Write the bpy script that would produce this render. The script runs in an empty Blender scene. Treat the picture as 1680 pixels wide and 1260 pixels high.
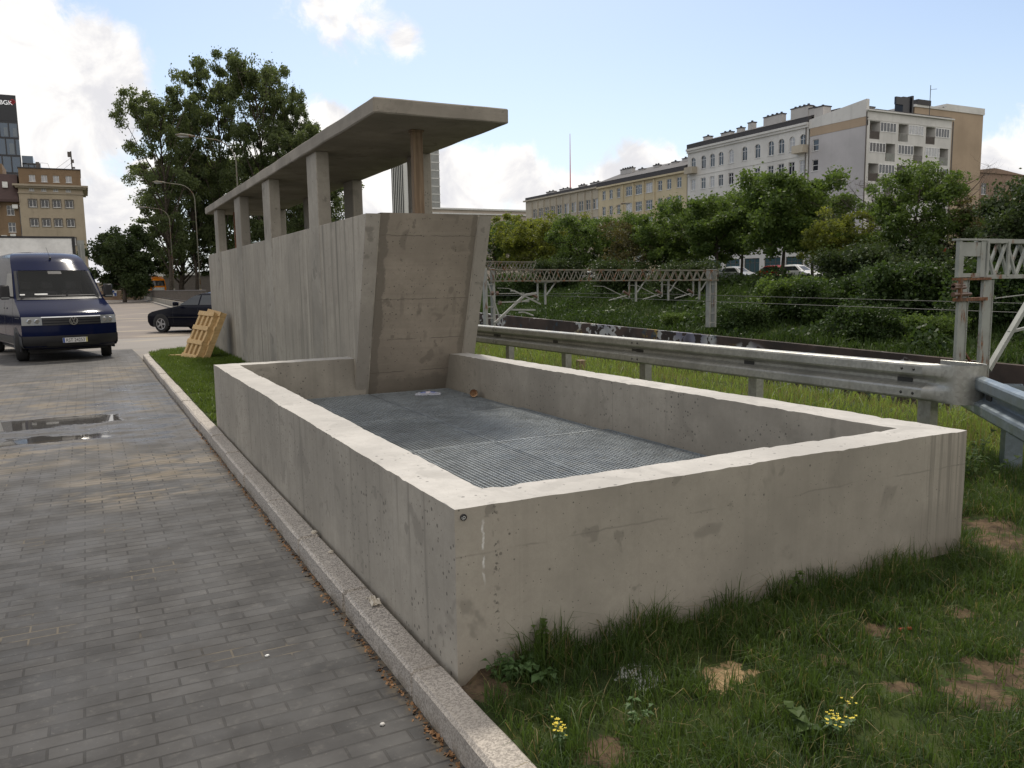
import bpy, bmesh, math, random
import numpy as np
from mathutils import Vector, Matrix, noise, Euler
random.seed(7)
rng = np.random.default_rng(7)
scn = bpy.context.scene
col = scn.collection
PI = math.pi
R_ = math.radians

# ---------------------------------------------------------------- camera model (solved from the vanishing points)
FPX = 1335.0
EYE = Vector((0.0, 0.0, 1.70))
AX = Vector((0.8870, -0.4616, -0.0162)).normalized()
AZ0 = Vector((-0.4558, -0.8810, 0.1266))
AZ = (AZ0 - AX * AZ0.dot(AX)).normalized()
AY = AZ.cross(AX)

def ray(px, py):
    return ((px - 840) * AX - (py - 630) * AY - FPX * AZ).normalized()

def at_x(px, py, X):
    d = ray(px, py); return EYE + d * ((X - EYE.x) / d.x)

def at_y(px, py, Y):
    d = ray(px, py); return EYE + d * ((Y - EYE.y) / d.y)

def at_z(px, py, Z):
    d = ray(px, py); return EYE + d * ((Z - EYE.z) / d.z)

# ---------------------------------------------------------------- mesh builder
ROOTM = {}          # world matrix of each thing, so parts can be written in world or local coordinates

class MB:
    def __init__(self):
        self.v = []; self.f = []; self.m = []
    def add(self, vs, fs, mi=0):
        b = len(self.v)
        self.v.extend([tuple(p) for p in vs])
        for f in fs:
            self.f.append(tuple(b + i for i in f)); self.m.append(mi)
        return self
    def box(self, x0, x1, y0, y1, z0, z1, mi=0):
        vs = [(x0,y0,z0),(x1,y0,z0),(x1,y1,z0),(x0,y1,z0),(x0,y0,z1),(x1,y0,z1),(x1,y1,z1),(x0,y1,z1)]
        return self.add(vs, [(3,2,1,0),(4,5,6,7),(0,1,5,4),(1,2,6,5),(2,3,7,6),(3,0,4,7)], mi)
    def obox(self, c, ax, ay, az, mi=0):
        c, ax, ay, az = Vector(c), Vector(ax), Vector(ay), Vector(az)
        vs = [c + sx*ax + sy*ay + sz*az for sz in (-1,1) for sx, sy in ((-1,-1),(1,-1),(1,1),(-1,1))]
        return self.add(vs, [(3,2,1,0),(4,5,6,7),(0,1,5,4),(1,2,6,5),(2,3,7,6),(3,0,4,7)], mi)
    def beam(self, p, q, w, h, mi=0, up=(0,0,1)):
        p, q = Vector(p), Vector(q); d = q - p; up = Vector(up)
        if abs(d.normalized().dot(up)) > 0.98: up = Vector((0,1,0))
        s = d.cross(up).normalized(); u = s.cross(d).normalized()
        return self.obox((p+q)/2, s*w/2, d/2, u*h/2, mi)
    def tube(self, pts, rs, n=8, mi=0, cap=True):
        pts = [Vector(p) for p in pts]
        if not hasattr(rs, '__len__'): rs = [rs]*len(pts)
        b = len(self.v); ref = None
        for i, p in enumerate(pts):
            d = (pts[min(i+1, len(pts)-1)] - pts[max(i-1, 0)])
            d = d.normalized() if d.length > 1e-9 else Vector((0,0,1))
            if ref is None:
                ref = Vector((1,0,0)) if abs(d.x) < .8 else Vector((0,1,0))
            s = (ref - d*ref.dot(d)).normalized(); t = d.cross(s); ref = s
            for k in range(n):
                a = 2*PI*k/n
                self.v.append(tuple(p + (s*math.cos(a) + t*math.sin(a))*rs[i]))
        for i in range(len(pts)-1):
            for k in range(n):
                k2 = (k+1) % n
                self.f.append((b+i*n+k, b+i*n+k2, b+(i+1)*n+k2, b+(i+1)*n+k)); self.m.append(mi)
        if cap:
            self.f.append(tuple(b+k for k in reversed(range(n)))); self.m.append(mi)
            e = b+(len(pts)-1)*n
            self.f.append(tuple(e+k for k in range(n))); self.m.append(mi)
        return self
    def grid(self, rows, mi=0, flip=False):
        b = len(self.v); nr = len(rows); nc = len(rows[0])
        for r in rows: self.v.extend([tuple(p) for p in r])
        for i in range(nr-1):
            for j in range(nc-1):
                q = (b+i*nc+j, b+i*nc+j+1, b+(i+1)*nc+j+1, b+(i+1)*nc+j)
                self.f.append(q[::-1] if flip else q); self.m.append(mi)
        return self
    def prism(self, ring0, ring1, mi=0):
        n = len(ring0); fs = [tuple(reversed(range(n))), tuple(range(n, 2*n))]
        fs += [(i, (i+1) % n, n+(i+1) % n, n+i) for i in range(n)]
        return self.add(list(ring0)+list(ring1), fs, mi)
    def rbox(self, x0, x1, y0, y1, z0, z1, step=.12, ch=.008, amp=.003, mi=0):
        """box of cast concrete: subdivided, chamfered and slightly uneven"""
        axes = []
        for a, b in ((x0,x1),(y0,y1),(z0,z1)):
            c = min(ch, (b-a)*.2); n = max(1, int((b-a-2*c)/step))
            axes.append([a] + list(np.linspace(a+c, b-c, n+1)) + [b])
        idx = {}
        N = [len(a)-1 for a in axes]
        def vert(i, j, k):
            key = (i,j,k)
            if key in idx: return idx[key]
            p = [axes[0][i], axes[1][j], axes[2][k]]
            ext = [t for t, q in enumerate(key) if q == 0 or q == N[t]]
            a = amp
            if len(ext) >= 2:
                for t in ext:
                    s = 1 if key[t] == 0 else -1
                    p[t] += s*ch*.55
                a = amp*1.8
            P = Vector(p)
            d = noise.noise_vector(P*1.9)*a + noise.noise_vector(P*11)*a*.55
            self.v.append(tuple(P + d)); idx[key] = len(self.v)-1
            return idx[key]
        for t in range(3):
            u, w = [q for q in range(3) if q != t]
            for side in (0, N[t]):
                for a in range(N[u]):
                    for b in range(N[w]):
                        ks = []
                        for da, db in ((0,0),(1,0),(1,1),(0,1)):
                            k = [0,0,0]; k[t] = side; k[u] = a+da; k[w] = b+db
                            ks.append(vert(*k))
                        flip = (side == 0) != (t == 1)
                        self.f.append(tuple(ks[::-1]) if flip else tuple(ks)); self.m.append(mi)
        return self
    def mesh(self, name, mats, smooth=False, sharp=None, M=None):
        me = bpy.data.meshes.new(name)
        v = self.v
        if M is not None: v = [tuple(M @ Vector(p)) for p in v]
        me.from_pydata(v, [], self.f)
        for mt in (mats if isinstance(mats, (list, tuple)) else [mats]): me.materials.append(mt)
        me.polygons.foreach_set('material_index', self.m)
        if smooth: me.polygons.foreach_set('use_smooth', [True]*len(me.polygons))
        me.update()
        if sharp: me.set_sharp_from_angle(angle=R_(sharp))
        return me
    def build(self, name, mats, parent=None, smooth=False, sharp=None, world=True, bevel=0, loc=None):
        """ONE mesh object. With a parent the vertices are world coordinates unless world=False."""
        M = None; off = None
        if parent is not None:
            rm = ROOTM.get(parent.name, Matrix())
            if world: M = rm.inverted()
        elif loc is None and self.v:
            a = np.array(self.v); off = Vector(((a[:,0].min()+a[:,0].max())/2, (a[:,1].min()+a[:,1].max())/2, a[:,2].min()))
            M = Matrix.Translation(-off)
        o = bpy.data.objects.new(name, self.mesh(name, mats, smooth, sharp, M))
        col.objects.link(o)
        if parent is not None:
            o.parent = parent; ROOTM[o.name] = ROOTM.get(parent.name, Matrix())
        else:
            if off is not None: o.location = off
            elif loc is not None: o.location = loc
            ROOTM[o.name] = Matrix.Translation(o.location)
        if bevel:
            b = o.modifiers.new('bevel', 'BEVEL'); b.width = bevel; b.segments = 2; b.limit_method = 'ANGLE'; b.angle_limit = R_(40)
        return o

def tag(o, label, cat, group=None, kind=None):
    o['label'] = label; o['category'] = cat
    if group: o['group'] = group
    if kind: o['kind'] = kind
    return o

def struct(o, kind='structure'):
    o['kind'] = kind; return o

def thing(name, label, cat, loc=(0,0,0), rz=0, group=None):
    o = bpy.data.objects.new(name, None); col.objects.link(o)
    o.empty_display_size = .2
    o.location = loc; o.rotation_euler = (0,0,rz)
    ROOTM[o.name] = Matrix.Translation(Vector(loc)) @ Matrix.Rotation(rz, 4, 'Z')
    return tag(o, label, cat, group)

KIDS = {}
def copy_tree(o, parent=None):
    c = o.copy(); col.objects.link(c); c.parent = parent
    if parent is None: pass
    for ch in list(o.children): copy_tree(ch, c)
    return c

def child_copy(src, parent, loc, rz=0.0, scale=None):
    """copy of a part mesh placed at a world position below an unrotated thing"""
    c = src.copy(); col.objects.link(c); c.parent = parent
    c.location = ROOTM[parent.name].inverted() @ Vector(loc); c.rotation_euler = (0,0,rz)
    if scale: c.scale = scale
    return c

def np_mesh(name, verts, quads=None, tris=None, mats=(), smooth=False):
    """fast mesh from numpy arrays"""
    nq = 0 if quads is None else len(quads); nt = 0 if tris is None else len(tris)
    me = bpy.data.meshes.new(name)
    me.vertices.add(len(verts)); me.vertices.foreach_set('co', np.asarray(verts, np.float32).ravel())
    nl = nq*4 + nt*3
    me.loops.add(nl); me.polygons.add(nq+nt)
    li = np.concatenate([a.ravel() for a in (quads, tris) if a is not None and len(a)]).astype(np.int32)
    me.loops.foreach_set('vertex_index', li)
    ls = np.concatenate([np.arange(nq)*4, nq*4 + np.arange(nt)*3]).astype(np.int32)
    me.polygons.foreach_set('loop_start', ls)
    if smooth: me.polygons.foreach_set('use_smooth', np.ones(nq+nt, bool))
    me.update(calc_edges=True); me.validate()
    for m in mats: me.materials.append(m)
    return me

def mesh_obj(name, me, parent=None, loc=(0,0,0)):
    o = bpy.data.objects.new(name, me); col.objects.link(o); o.location = loc
    if parent is not None:
        o.parent = parent; ROOTM[o.name] = ROOTM.get(parent.name, Matrix())
    else: ROOTM[o.name] = Matrix.Translation(Vector(loc))
    return o

_txtn = [0]
def text_mesh(s, size, ext=.004, spacing=1.0):
    cu = bpy.data.curves.new('lettering', 'FONT'); cu.body = s; cu.size = size; cu.extrude = ext
    cu.align_x = 'CENTER'; cu.align_y = 'CENTER'; cu.space_character = spacing
    t = bpy.data.objects.new('lettering', cu); col.objects.link(t)
    dg = bpy.context.evaluated_depsgraph_get()
    me = bpy.data.meshes.new_from_object(t.evaluated_get(dg))
    bpy.data.objects.remove(t); bpy.data.curves.remove(cu)
    return me
# ---------------------------------------------------------------- materials
def new_mat(name):
    m = bpy.data.materials.new(name); m.use_nodes = True
    nt = m.node_tree; nt.nodes.clear()
    out = nt.nodes.new('ShaderNodeOutputMaterial')
    b = nt.nodes.new('ShaderNodeBsdfPrincipled')
    nt.links.new(b.outputs[0], out.inputs[0])
    return m, nt, b

def setin(nt, sock, v):
    if isinstance(v, bpy.types.NodeSocket): nt.links.new(v, sock)
    elif v is not None:
        if sock.type == 'RGBA' and len(v) == 3: v = (*v, 1)
        sock.default_value = v

def nd(nt, typ, ins=None, **kw):
    n = nt.nodes.new('ShaderNode'+typ)
    for k, v in kw.items(): setattr(n, k, v)
    for k, v in (ins or {}).items(): setin(nt, n.inputs[k], v)
    return n

def mth(nt, op, a, b=None, c=None, clamp=False):
    n = nt.nodes.new('ShaderNodeMath'); n.operation = op; n.use_clamp = clamp
    for i, v in enumerate((a, b, c)):
        if v is not None: setin(nt, n.inputs[i], v)
    return n.outputs[0]

def mixc(nt, f, a, b, blend='MIX'):
    n = nt.nodes.new('ShaderNodeMix'); n.data_type = 'RGBA'; n.blend_type = blend; n.clamp_factor = True
    setin(nt, n.inputs[0], f); setin(nt, n.inputs[6], a); setin(nt, n.inputs[7], b)
    return n.outputs[2]

def sstep(nt, v, a, b, lo=0.0, hi=1.0):
    n = nt.nodes.new('ShaderNodeMapRange'); n.interpolation_type = 'SMOOTHSTEP'
    setin(nt, n.inputs[0], v); n.inputs[1].default_value = a; n.inputs[2].default_value = b
    n.inputs[3].default_value = lo; n.inputs[4].default_value = hi
    return n.outputs[0]

def wpos(nt):
    g = nt.nodes.new('ShaderNodeNewGeometry'); return g.outputs['Position']

def opos(nt):
    g = nt.nodes.new('ShaderNodeTexCoord'); return g.outputs['Object']

def vscale(nt, v, s, off=(0,0,0)):
    n = nd(nt, 'Mapping', {'Vector': v}); n.inputs['Scale'].default_value = s; n.inputs['Location'].default_value = off
    return n.outputs[0]

def nz(nt, v, scale, detail=4, rough=.55, dist=0.0):
    n = nd(nt, 'TexNoise', {'Vector': v, 'Scale': scale, 'Detail': detail, 'Roughness': rough, 'Distortion': dist})
    return n.outputs[0]

def sep(nt, v):
    n = nd(nt, 'SeparateXYZ', {0: v}); return n.outputs

def bump(nt, h, strength=.3, dist=.01, normal=None):
    n = nd(nt, 'Bump', {'Height': h, 'Strength': strength, 'Distance': dist})
    if normal is not None: nt.links.new(normal, n.inputs['Normal'])
    return n.outputs[0]

def blobs(nt, v, pts):
    """1 inside a list of (x,y,r) discs on the ground, fading outwards (max of all)"""
    best = None
    for x, y, r in pts:
        d = nd(nt, 'VectorMath', {0: v, 1: (x, y, 0)}, operation='SUBTRACT').outputs[0]
        d = nd(nt, 'VectorMath', {0: d, 1: (1, 1, 0)}, operation='MULTIPLY').outputs[0]
        l = nd(nt, 'VectorMath', {0: d}, operation='LENGTH').outputs['Value']
        q = mth(nt, 'SUBTRACT', 1.0, mth(nt, 'DIVIDE', l, r))
        best = q if best is None else mth(nt, 'MAXIMUM', best, q)
    return best

def plain(name, c, rough=.6, metal=0.0, var=.12, vscale_=3.0, bumpy=0.0, coat=0.0, spec=.5):
    m, nt, b = new_mat(name)
    p = opos(nt)
    n = nz(nt, p, vscale_, 5)
    lo = tuple(x*(1-var) for x in c); hi = tuple(min(1, x*(1+var)) for x in c)
    setin(nt, b.inputs['Base Color'], mixc(nt, sstep(nt, n, .3, .7), lo, hi))
    b.inputs['Roughness'].default_value = rough; b.inputs['Metallic'].default_value = metal
    b.inputs['Specular IOR Level'].default_value = spec
    b.inputs['Coat Weight'].default_value = coat; b.inputs['Coat Roughness'].default_value = .05
    if bumpy: setin(nt, b.inputs['Normal'], bump(nt, nz(nt, p, 40, 4), bumpy, .01))
    return m

def concrete(name, base=(.36,.335,.295), streak=.35, boards=0.0, pores=.35, blotch=.3, mottle=.25, seams_y=(), extra=None, rough=.85, warm=None):
    m, nt, b = new_mat(name)
    p = wpos(nt); x, y, z = sep(nt, p)[:3]
    big = nz(nt, p, .9, 6, .6); mid = nz(nt, p, 5, 5, .6); grain = nz(nt, p, 120, 3, .6)
    c = mixc(nt, sstep(nt, big, .32, .70), tuple(v*(1-mottle) for v in base), tuple(min(1, v*(1+mottle*.55)) for v in base))
    c = mixc(nt, sstep(nt, mid, .40, .70, 0, .42), c, tuple(v*.78 for v in base))
    if warm: c = mixc(nt, sstep(nt, nz(nt, p, 1.7, 5), .45, .65, 0, .6), c, warm)
    if streak:
        s = nz(nt, vscale(nt, p, (9, 9, .28)), 1.0, 5, .65, .2)
        s2 = nz(nt, vscale(nt, p, (30, 30, .7), (3,1,2)), 1.0, 3, .6)
        c = mixc(nt, sstep(nt, s, .52, .74, 0, streak), c, tuple(v*.5 for v in base))
        c = mixc(nt, sstep(nt, s, .46, .28, 0, streak*.6), c, tuple(min(1, v*1.25) for v in base))
        c = mixc(nt, sstep(nt, s2, .60, .75, 0, streak*.7), c, tuple(v*.55 for v in base))
    if boards:
        s = nz(nt, vscale(nt, p, (.9, .9, 26)), 1.0, 5, .65, .15)
        c = mixc(nt, sstep(nt, s, .5, .72, 0, boards), c, tuple(v*.62 for v in base))
        c = mixc(nt, sstep(nt, s, .45, .3, 0, boards*.7), c, tuple(min(1, v*1.25) for v in base))
    if blotch:
        s = nz(nt, p, 3.2, 4, .5, .5)
        c = mixc(nt, sstep(nt, s, .61, .67, 0, blotch), c, tuple(v*.6 for v in base))
        s = nz(nt, vscale(nt, p, (1,1,1), (7,3,5)), 6.5, 3, .5, .3)
        c = mixc(nt, sstep(nt, s, .67, .71, 0, blotch*1.2), c, tuple(v*.62 for v in base))
    hole = None
    if pores:
        vo = nd(nt, 'TexVoronoi', {'Vector': p, 'Scale': 36.0, 'Randomness': 1.0})
        cr = sep(nt, vo.outputs['Color'])
        ok = sstep(nt, cr[0], 1-pores, 1-pores+.02)
        rad = mth(nt, 'MULTIPLY_ADD', mth(nt, 'POWER', cr[1], 2.2), .26, .08)
        hole = mth(nt, 'MULTIPLY', mth(nt, 'LESS_THAN', vo.outputs['Distance'], rad), ok)
        clus = sstep(nt, nz(nt, p, 1.6, 3), .36, .52)
        hole = mth(nt, 'MULTIPLY', hole, clus)
        c = mixc(nt, mth(nt, 'MULTIPLY', hole, .85), c, tuple(v*.25 for v in base))
    for sy, wd, k in seams_y:
        wob = mth(nt, 'MULTIPLY_ADD', nz(nt, vscale(nt, p, (1,1,4)), 3, 4), .02, -.01)
        d = mth(nt, 'ABSOLUTE', mth(nt, 'SUBTRACT', mth(nt, 'ADD', y, wob), sy))
        c = mixc(nt, sstep(nt, d, wd, 0, 0, k), c, tuple(v*.4 for v in base))
    if extra: c = extra(nt, c, p, (x, y, z), base)
    c = mixc(nt, sstep(nt, nz(nt, p, 22, 6, .7), .42, .66, 0, .22), c, tuple(v*.66 for v in base))
    c = mixc(nt, sstep(nt, grain, .3, .7, 0, .22), c, tuple(v*.72 for v in base))
    setin(nt, b.inputs['Base Color'], c)
    b.inputs['Roughness'].default_value = rough; b.inputs['Specular IOR Level'].default_value = .25
    h = mth(nt, 'ADD', mth(nt, 'MULTIPLY', grain, .25), mth(nt, 'MULTIPLY', mid, .8))
    if hole is not None: h = mth(nt, 'SUBTRACT', h, mth(nt, 'MULTIPLY', hole, 1.5))
    if boards:
        h = mth(nt, 'ADD', h, nz(nt, vscale(nt, p, (.9, .9, 26)), 1.0, 4, .6))
    setin(nt, b.inputs['Normal'], bump(nt, h, .35, .006))
    return m

def drip(cx, cz0, cz1, w):
    def f(nt, c, p, xyz, base):
        x, y, z = xyz
        wob = mth(nt, 'MULTIPLY_ADD', nz(nt, vscale(nt, p, (1,1,9)), 1.5, 4), .05, -.025)
        d = mth(nt, 'ABSOLUTE', mth(nt, 'SUBTRACT', mth(nt, 'ADD', x, wob), cx))
        k = mth(nt, 'MULTIPLY', sstep(nt, d, w, w*.3), mth(nt, 'MULTIPLY', sstep(nt, z, cz0, cz0+.12), sstep(nt, z, cz1, cz1-.03)))
        return mixc(nt, mth(nt, 'MULTIPLY', k, sstep(nt, nz(nt, p, 30, 3), .35, .6)), c, (.75,.74,.72))
    return f

def front_extra(nt, c, p, xyz, base):
    x, y, z = xyz
    c = drip(1.345, .45, .76, .007)(nt, c, p, xyz, base)
    # formwork edge strip on the far right of the front wall, and the scratched line below the rim
    s = nz(nt, vscale(nt, p, (60, 60, .8)), 1.0, 4, .6)
    k = mth(nt, 'MULTIPLY', sstep(nt, x, 4.02, 4.06), .8)
    c = mixc(nt, mth(nt, 'MULTIPLY', k, sstep(nt, s, .42, .62)), c, tuple(v*.52 for v in base))
    wob = mth(nt, 'MULTIPLY_ADD', nz(nt, vscale(nt, p, (4,1,1)), 1.2, 4), .05, -.025)
    d = mth(nt, 'ABSOLUTE', mth(nt, 'SUBTRACT', mth(nt, 'ADD', z, wob), .615))
    c = mixc(nt, mth(nt, 'MULTIPLY', sstep(nt, d, .007, 0, 0, .55), sstep(nt, nz(nt, p, 2.5, 4), .42, .55)), c, tuple(v*.45 for v in base))
    d = mth(nt, 'ABSOLUTE', mth(nt, 'SUBTRACT', x, mth(nt, 'MULTIPLY_ADD', nz(nt, vscale(nt, p, (1,1,6)), 2, 4), .03, 1.385)))
    c = mixc(nt, mth(nt, 'MULTIPLY', sstep(nt, d, .02, 0), sstep(nt, nz(nt, p, 55, 2), .56, .62)), c, tuple(v*.35 for v in base))
    c = mixc(nt, sstep(nt, z, .30, .06, 0, .35), c, (.26,.22,.17))
    return c

def end_extra(nt, c, p, xyz, base):
    x, y, z = xyz
    wob = mth(nt, 'MULTIPLY_ADD', nz(nt, vscale(nt, p, (1,1,1)), 7, 5, .6), .14, -.07)
    wb2 = mth(nt, 'MULTIPLY_ADD', nz(nt, vscale(nt, p, (1,1,1), (4,4,4)), 14, 3, .5), .05, -.025)
    xx = mth(nt, 'ADD', mth(nt, 'ADD', x, wob), wb2)
    dk = (.165,.145,.118)
    for cx, w in ((2.985, .05), (4.10, .035)):
        d = mth(nt, 'ABSOLUTE', mth(nt, 'SUBTRACT', xx, cx))
        c = mixc(nt, sstep(nt, d, w+.012, w-.012, 0, .9), c, dk)
    zz = mth(nt, 'ADD', z, mth(nt, 'MULTIPLY_ADD', nz(nt, p, 9, 5), .3, -.15))
    c = mixc(nt, mth(nt, 'MULTIPLY', sstep(nt, zz, .62, .50, 0, .8), sstep(nt, x, 2.9, 4.1, .5, 1)), c, dk)
    # ladder of damp marks left by the shuttering, half way up
    cell = mth(nt, 'FRACT', mth(nt, 'MULTIPLY', x, 9.0))
    mk = mth(nt, 'MULTIPLY', sstep(nt, cell, .2, .35), sstep(nt, cell, .8, .65))
    band = mth(nt, 'MULTIPLY', sstep(nt, z, .95, 1.05), sstep(nt, z, 1.62, 1.5))
    k = mth(nt, 'MULTIPLY', mth(nt, 'MULTIPLY', mk, band), sstep(nt, nz(nt, vscale(nt, p, (9,9,5)), 1.0, 4, .6), .44, .62))
    c = mixc(nt, mth(nt, 'MULTIPLY', k, .45), c, tuple(v*.5 for v in base))
    for zl in (.62, 1.02, 1.50, 2.22):
        d = mth(nt, 'ABSOLUTE', mth(nt, 'SUBTRACT', mth(nt, 'ADD', z, mth(nt, 'MULTIPLY_ADD', nz(nt, vscale(nt, p, (6,1,1)), 2, 4), .03, -.015)), zl))
        c = mixc(nt, mth(nt, 'MULTIPLY', sstep(nt, d, .008, .001, 0, .8), sstep(nt, nz(nt, p, 3, 3), .4, .5)), c, tuple(v*.35 for v in base))
    return c

CB = (.385,.352,.298)
M = {}
M['wall_left'] = concrete('concrete wall left', CB, .75, 0, .5, .55, .26, seams_y=((6.47,.006,.7),(4.28,.004,.4),(5.05,.004,.35),(3.62,.005,.3)))
M['wall_front'] = concrete('concrete wall front', CB, .22, 0, .9, .75, .30, warm=(.36,.325,.275), extra=front_extra)
M['wall_in'] = concrete('concrete wall inner', tuple(v*.90 for v in CB), .3, 0, .5, .45, .28, seams_y=((5.9,.008,.4),))
M['rim'] = concrete('concrete rim lit', (.485,.465,.435), 0, 0, .25, .35, .2)  # paler than the walls: brighter daylight on the top put into the colour
M['facade'] = concrete('concrete facade', (.390,.355,.298), 1.35, 0, .15, .35, .2, seams_y=((9.9,.006,.6),(10.74,.006,.7),(11.3,.006,.7),(13.8,.006,.6),(12.6,.004,.5),(15.6,.006,.5)))
M['column'] = concrete('concrete column', (.36,.33,.28), .5, 0, .3, .8, .3)
M['slab'] = concrete('concrete slab', (.35,.315,.265), .0, .25, .2, .7, .35)
M['cheek'] = concrete('concrete cheek', (.37,.34,.295), .25, 0, .3, .9, .2)
M['infill'] = concrete('concrete infill', (.335,.29,.235), .0, .32, .45, .85, .3, extra=end_extra)
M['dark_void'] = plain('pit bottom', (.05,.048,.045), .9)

def mk_granite():
    m, nt, b = new_mat('granite kerb')
    p = wpos(nt)
    v = nd(nt, 'TexVoronoi', {'Vector': p, 'Scale': 170.0}).outputs['Color']
    s = sep(nt, v)[0]
    c = mixc(nt, sstep(nt, s, .1, .9), (.20,.182,.165), (.56,.51,.45))
    c = mixc(nt, sstep(nt, nz(nt, p, 1.3, 5), .35, .7, 0, .55), c, (.31,.275,.235))
    x, y, z = sep(nt, p)[:3]
    c = mixc(nt, mth(nt, 'MULTIPLY', sstep(nt, z, .07, .0, 0, .6), sstep(nt, nz(nt, p, 8, 4), .4, .6)), c, (.16,.13,.09))
    setin(nt, b.inputs['Base Color'], c); b.inputs['Roughness'].default_value = .8
    setin(nt, b.inputs['Normal'], bump(nt, nz(nt, p, 130, 3), .35, .004))
    return m
M['granite'] = mk_granite()

def mk_paving():
    m, nt, b = new_mat('block paving')
    p = wpos(nt); x, y, z = sep(nt, p)[:3]
    wob = nd(nt, 'VectorMath', {0: nd(nt, 'TexNoise', {'Vector': p, 'Scale': 1.1, 'Detail': 2.0}).outputs['Color'], 1: (.012,.012,0)}, operation='MULTIPLY').outputs[0]
    pv = nd(nt, 'VectorMath', {0: p, 1: wob}, operation='ADD').outputs[0]
    br = nd(nt, 'TexBrick', {'Vector': pv, 'Color1': (0,0,0,1), 'Color2': (1,1,1,1), 'Mortar': (.5,.5,.5,1), 'Scale': 1.0, 'Mortar Size': .0054, 'Mortar Smooth': .15, 'Bias': 0.0, 'Brick Width': .243, 'Row Height': .0875}, offset=.5)
    v = sep(nt, br.outputs['Color'])[0]; gap = br.outputs['Fac']
    c = mixc(nt, v, (.024,.0235,.0235), (.046,.044,.043))
    c = mixc(nt, sstep(nt, nz(nt, p, .55, 5), .35, .7), c, mixc(nt, v, (.032,.030,.029), (.058,.055,.052)))
    c = mixc(nt, sstep(nt, nz(nt, p, 14, 5, .65), .52, .72, 0, .35), c, (.105,.098,.088))
    c = mixc(nt, sstep(nt, nz(nt, p, 45, 3, .6), .62, .74, 0, .4), c, (.13,.122,.11))
    # paler, streaky tone further along the lane
    far = sstep(nt, y, 3.5, 13.0)
    c = mixc(nt, mth(nt, 'MULTIPLY', far, sstep(nt, nz(nt, vscale(nt, p, (1.2,.35,1)), 1.2, 5), .28, .66, .3, .85)), c, (.102,.096,.090))
    # sand washed over the blocks
    sand = blobs(nt, p, ((.75,8.3,1.1),(.3,7.6,1.0),(.2,12.75,1.1),(-.9,13.2,1.6),(.4,18,1.6),(-.3,16.8,1.7),(-1.6,15.4,2.0),(1.0,19.2,1.2),(-.6,9.6,1.1),(-1.6,9.0,1.2)))
    sn = nz(nt, vscale(nt, p, (.7,1.6,1)), 1.6, 6, .62, .4)
    sk = mth(nt, 'MULTIPLY', sstep(nt, sand, 0, .6), sstep(nt, sn, .47, .60))
    c = mixc(nt, mth(nt, 'MULTIPLY', sk, .5), c, (.235,.185,.118))
    c = mixc(nt, mth(nt, 'MULTIPLY', sstep(nt, sand, .0, .5), sstep(nt, nz(nt, p, 5, 4), .5, .7, 0, .35)), c, (.19,.155,.105))
    # dirt line along the kerb
    kd = mth(nt, 'ADD', x, mth(nt, 'MULTIPLY_ADD', nz(nt, p, 6, 5), .12, -.06))
    c = mixc(nt, mth(nt, 'MULTIPLY', sstep(nt, kd, .98, 1.07, 0, .6), sstep(nt, nz(nt, p, 18, 3), .35, .6)), c, (.20,.155,.095))
    gp = mth(nt, 'MULTIPLY', gap, sstep(nt, nz(nt, p, 2.2, 4), .36, .58, .35, 1.0))
    c = mixc(nt, gp, c, (.018,.016,.014))
    c = mixc(nt, mth(nt, 'MULTIPLY', gap, sstep(nt, nz(nt, p, 1.5, 3), .60, .66, 0, .6)), c, (.15,.125,.09))
    # wet streaks and puddles running in from the left
    warp = mth(nt, 'MULTIPLY_ADD', nz(nt, vscale(nt, p, (.9,.9,1)), 1.3, 5, .6), .9, -.45)
    yy = mth(nt, 'ADD', y, warp)
    def band(cy, w, x1):
        d = mth(nt, 'ABSOLUTE', mth(nt, 'SUBTRACT', yy, cy))
        return mth(nt, 'MULTIPLY', sstep(nt, d, w, w*.75), sstep(nt, mth(nt, 'ADD', x, mth(nt, 'MULTIPLY', warp, .8)), x1, x1-.08))
    wet = mth(nt, 'MAXIMUM', band(11.75, .42, .36), band(10.45, .26, .18))
    damp = mth(nt, 'MAXIMUM', sstep(nt, blobs(nt, p, ((-.6,11.2,1.7),(.4,11.0,1.0),(.9,10.2,.9),(.85,13.0,1.2),(.8,15,.8))), 0, .35), wet)
    damp = mth(nt, 'MULTIPLY', damp, sstep(nt, nz(nt, vscale(nt, p, (.8,1.6,1)), 2.2, 5), .42, .56))
    damp = mth(nt, 'MAXIMUM', damp, wet)
    c = mixc(nt, mth(nt, 'MULTIPLY', damp, .45), c, (.032,.029,.026))
    setin(nt, b.inputs['Base Color'], c)
    rg = sstep(nt, nz(nt, p, 3, 4), .3, .7, .62, .85)
    rg = mth(nt, 'SUBTRACT', rg, mth(nt, 'MULTIPLY', damp, .42))
    rg = mth(nt, 'MAXIMUM', mth(nt, 'SUBTRACT', rg, mth(nt, 'MULTIPLY', wet, .5)), .03)
    setin(nt, b.inputs['Roughness'], rg)
    b.inputs['Specular IOR Level'].default_value = .45
    h = mth(nt, 'SUBTRACT', mth(nt, 'MULTIPLY', nz(nt, p, 60, 3), .18), mth(nt, 'MULTIPLY', gap, 1.0))
    h = mth(nt, 'ADD', h, mth(nt, 'MULTIPLY', v, .5))
    h = mth(nt, 'MULTIPLY', h, mth(nt, 'SUBTRACT', 1.0, mth(nt, 'MULTIPLY', wet, .97)))
    setin(nt, b.inputs['Normal'], bump(nt, h, .6, .006))
    return m
M['paving'] = mk_paving()

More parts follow.
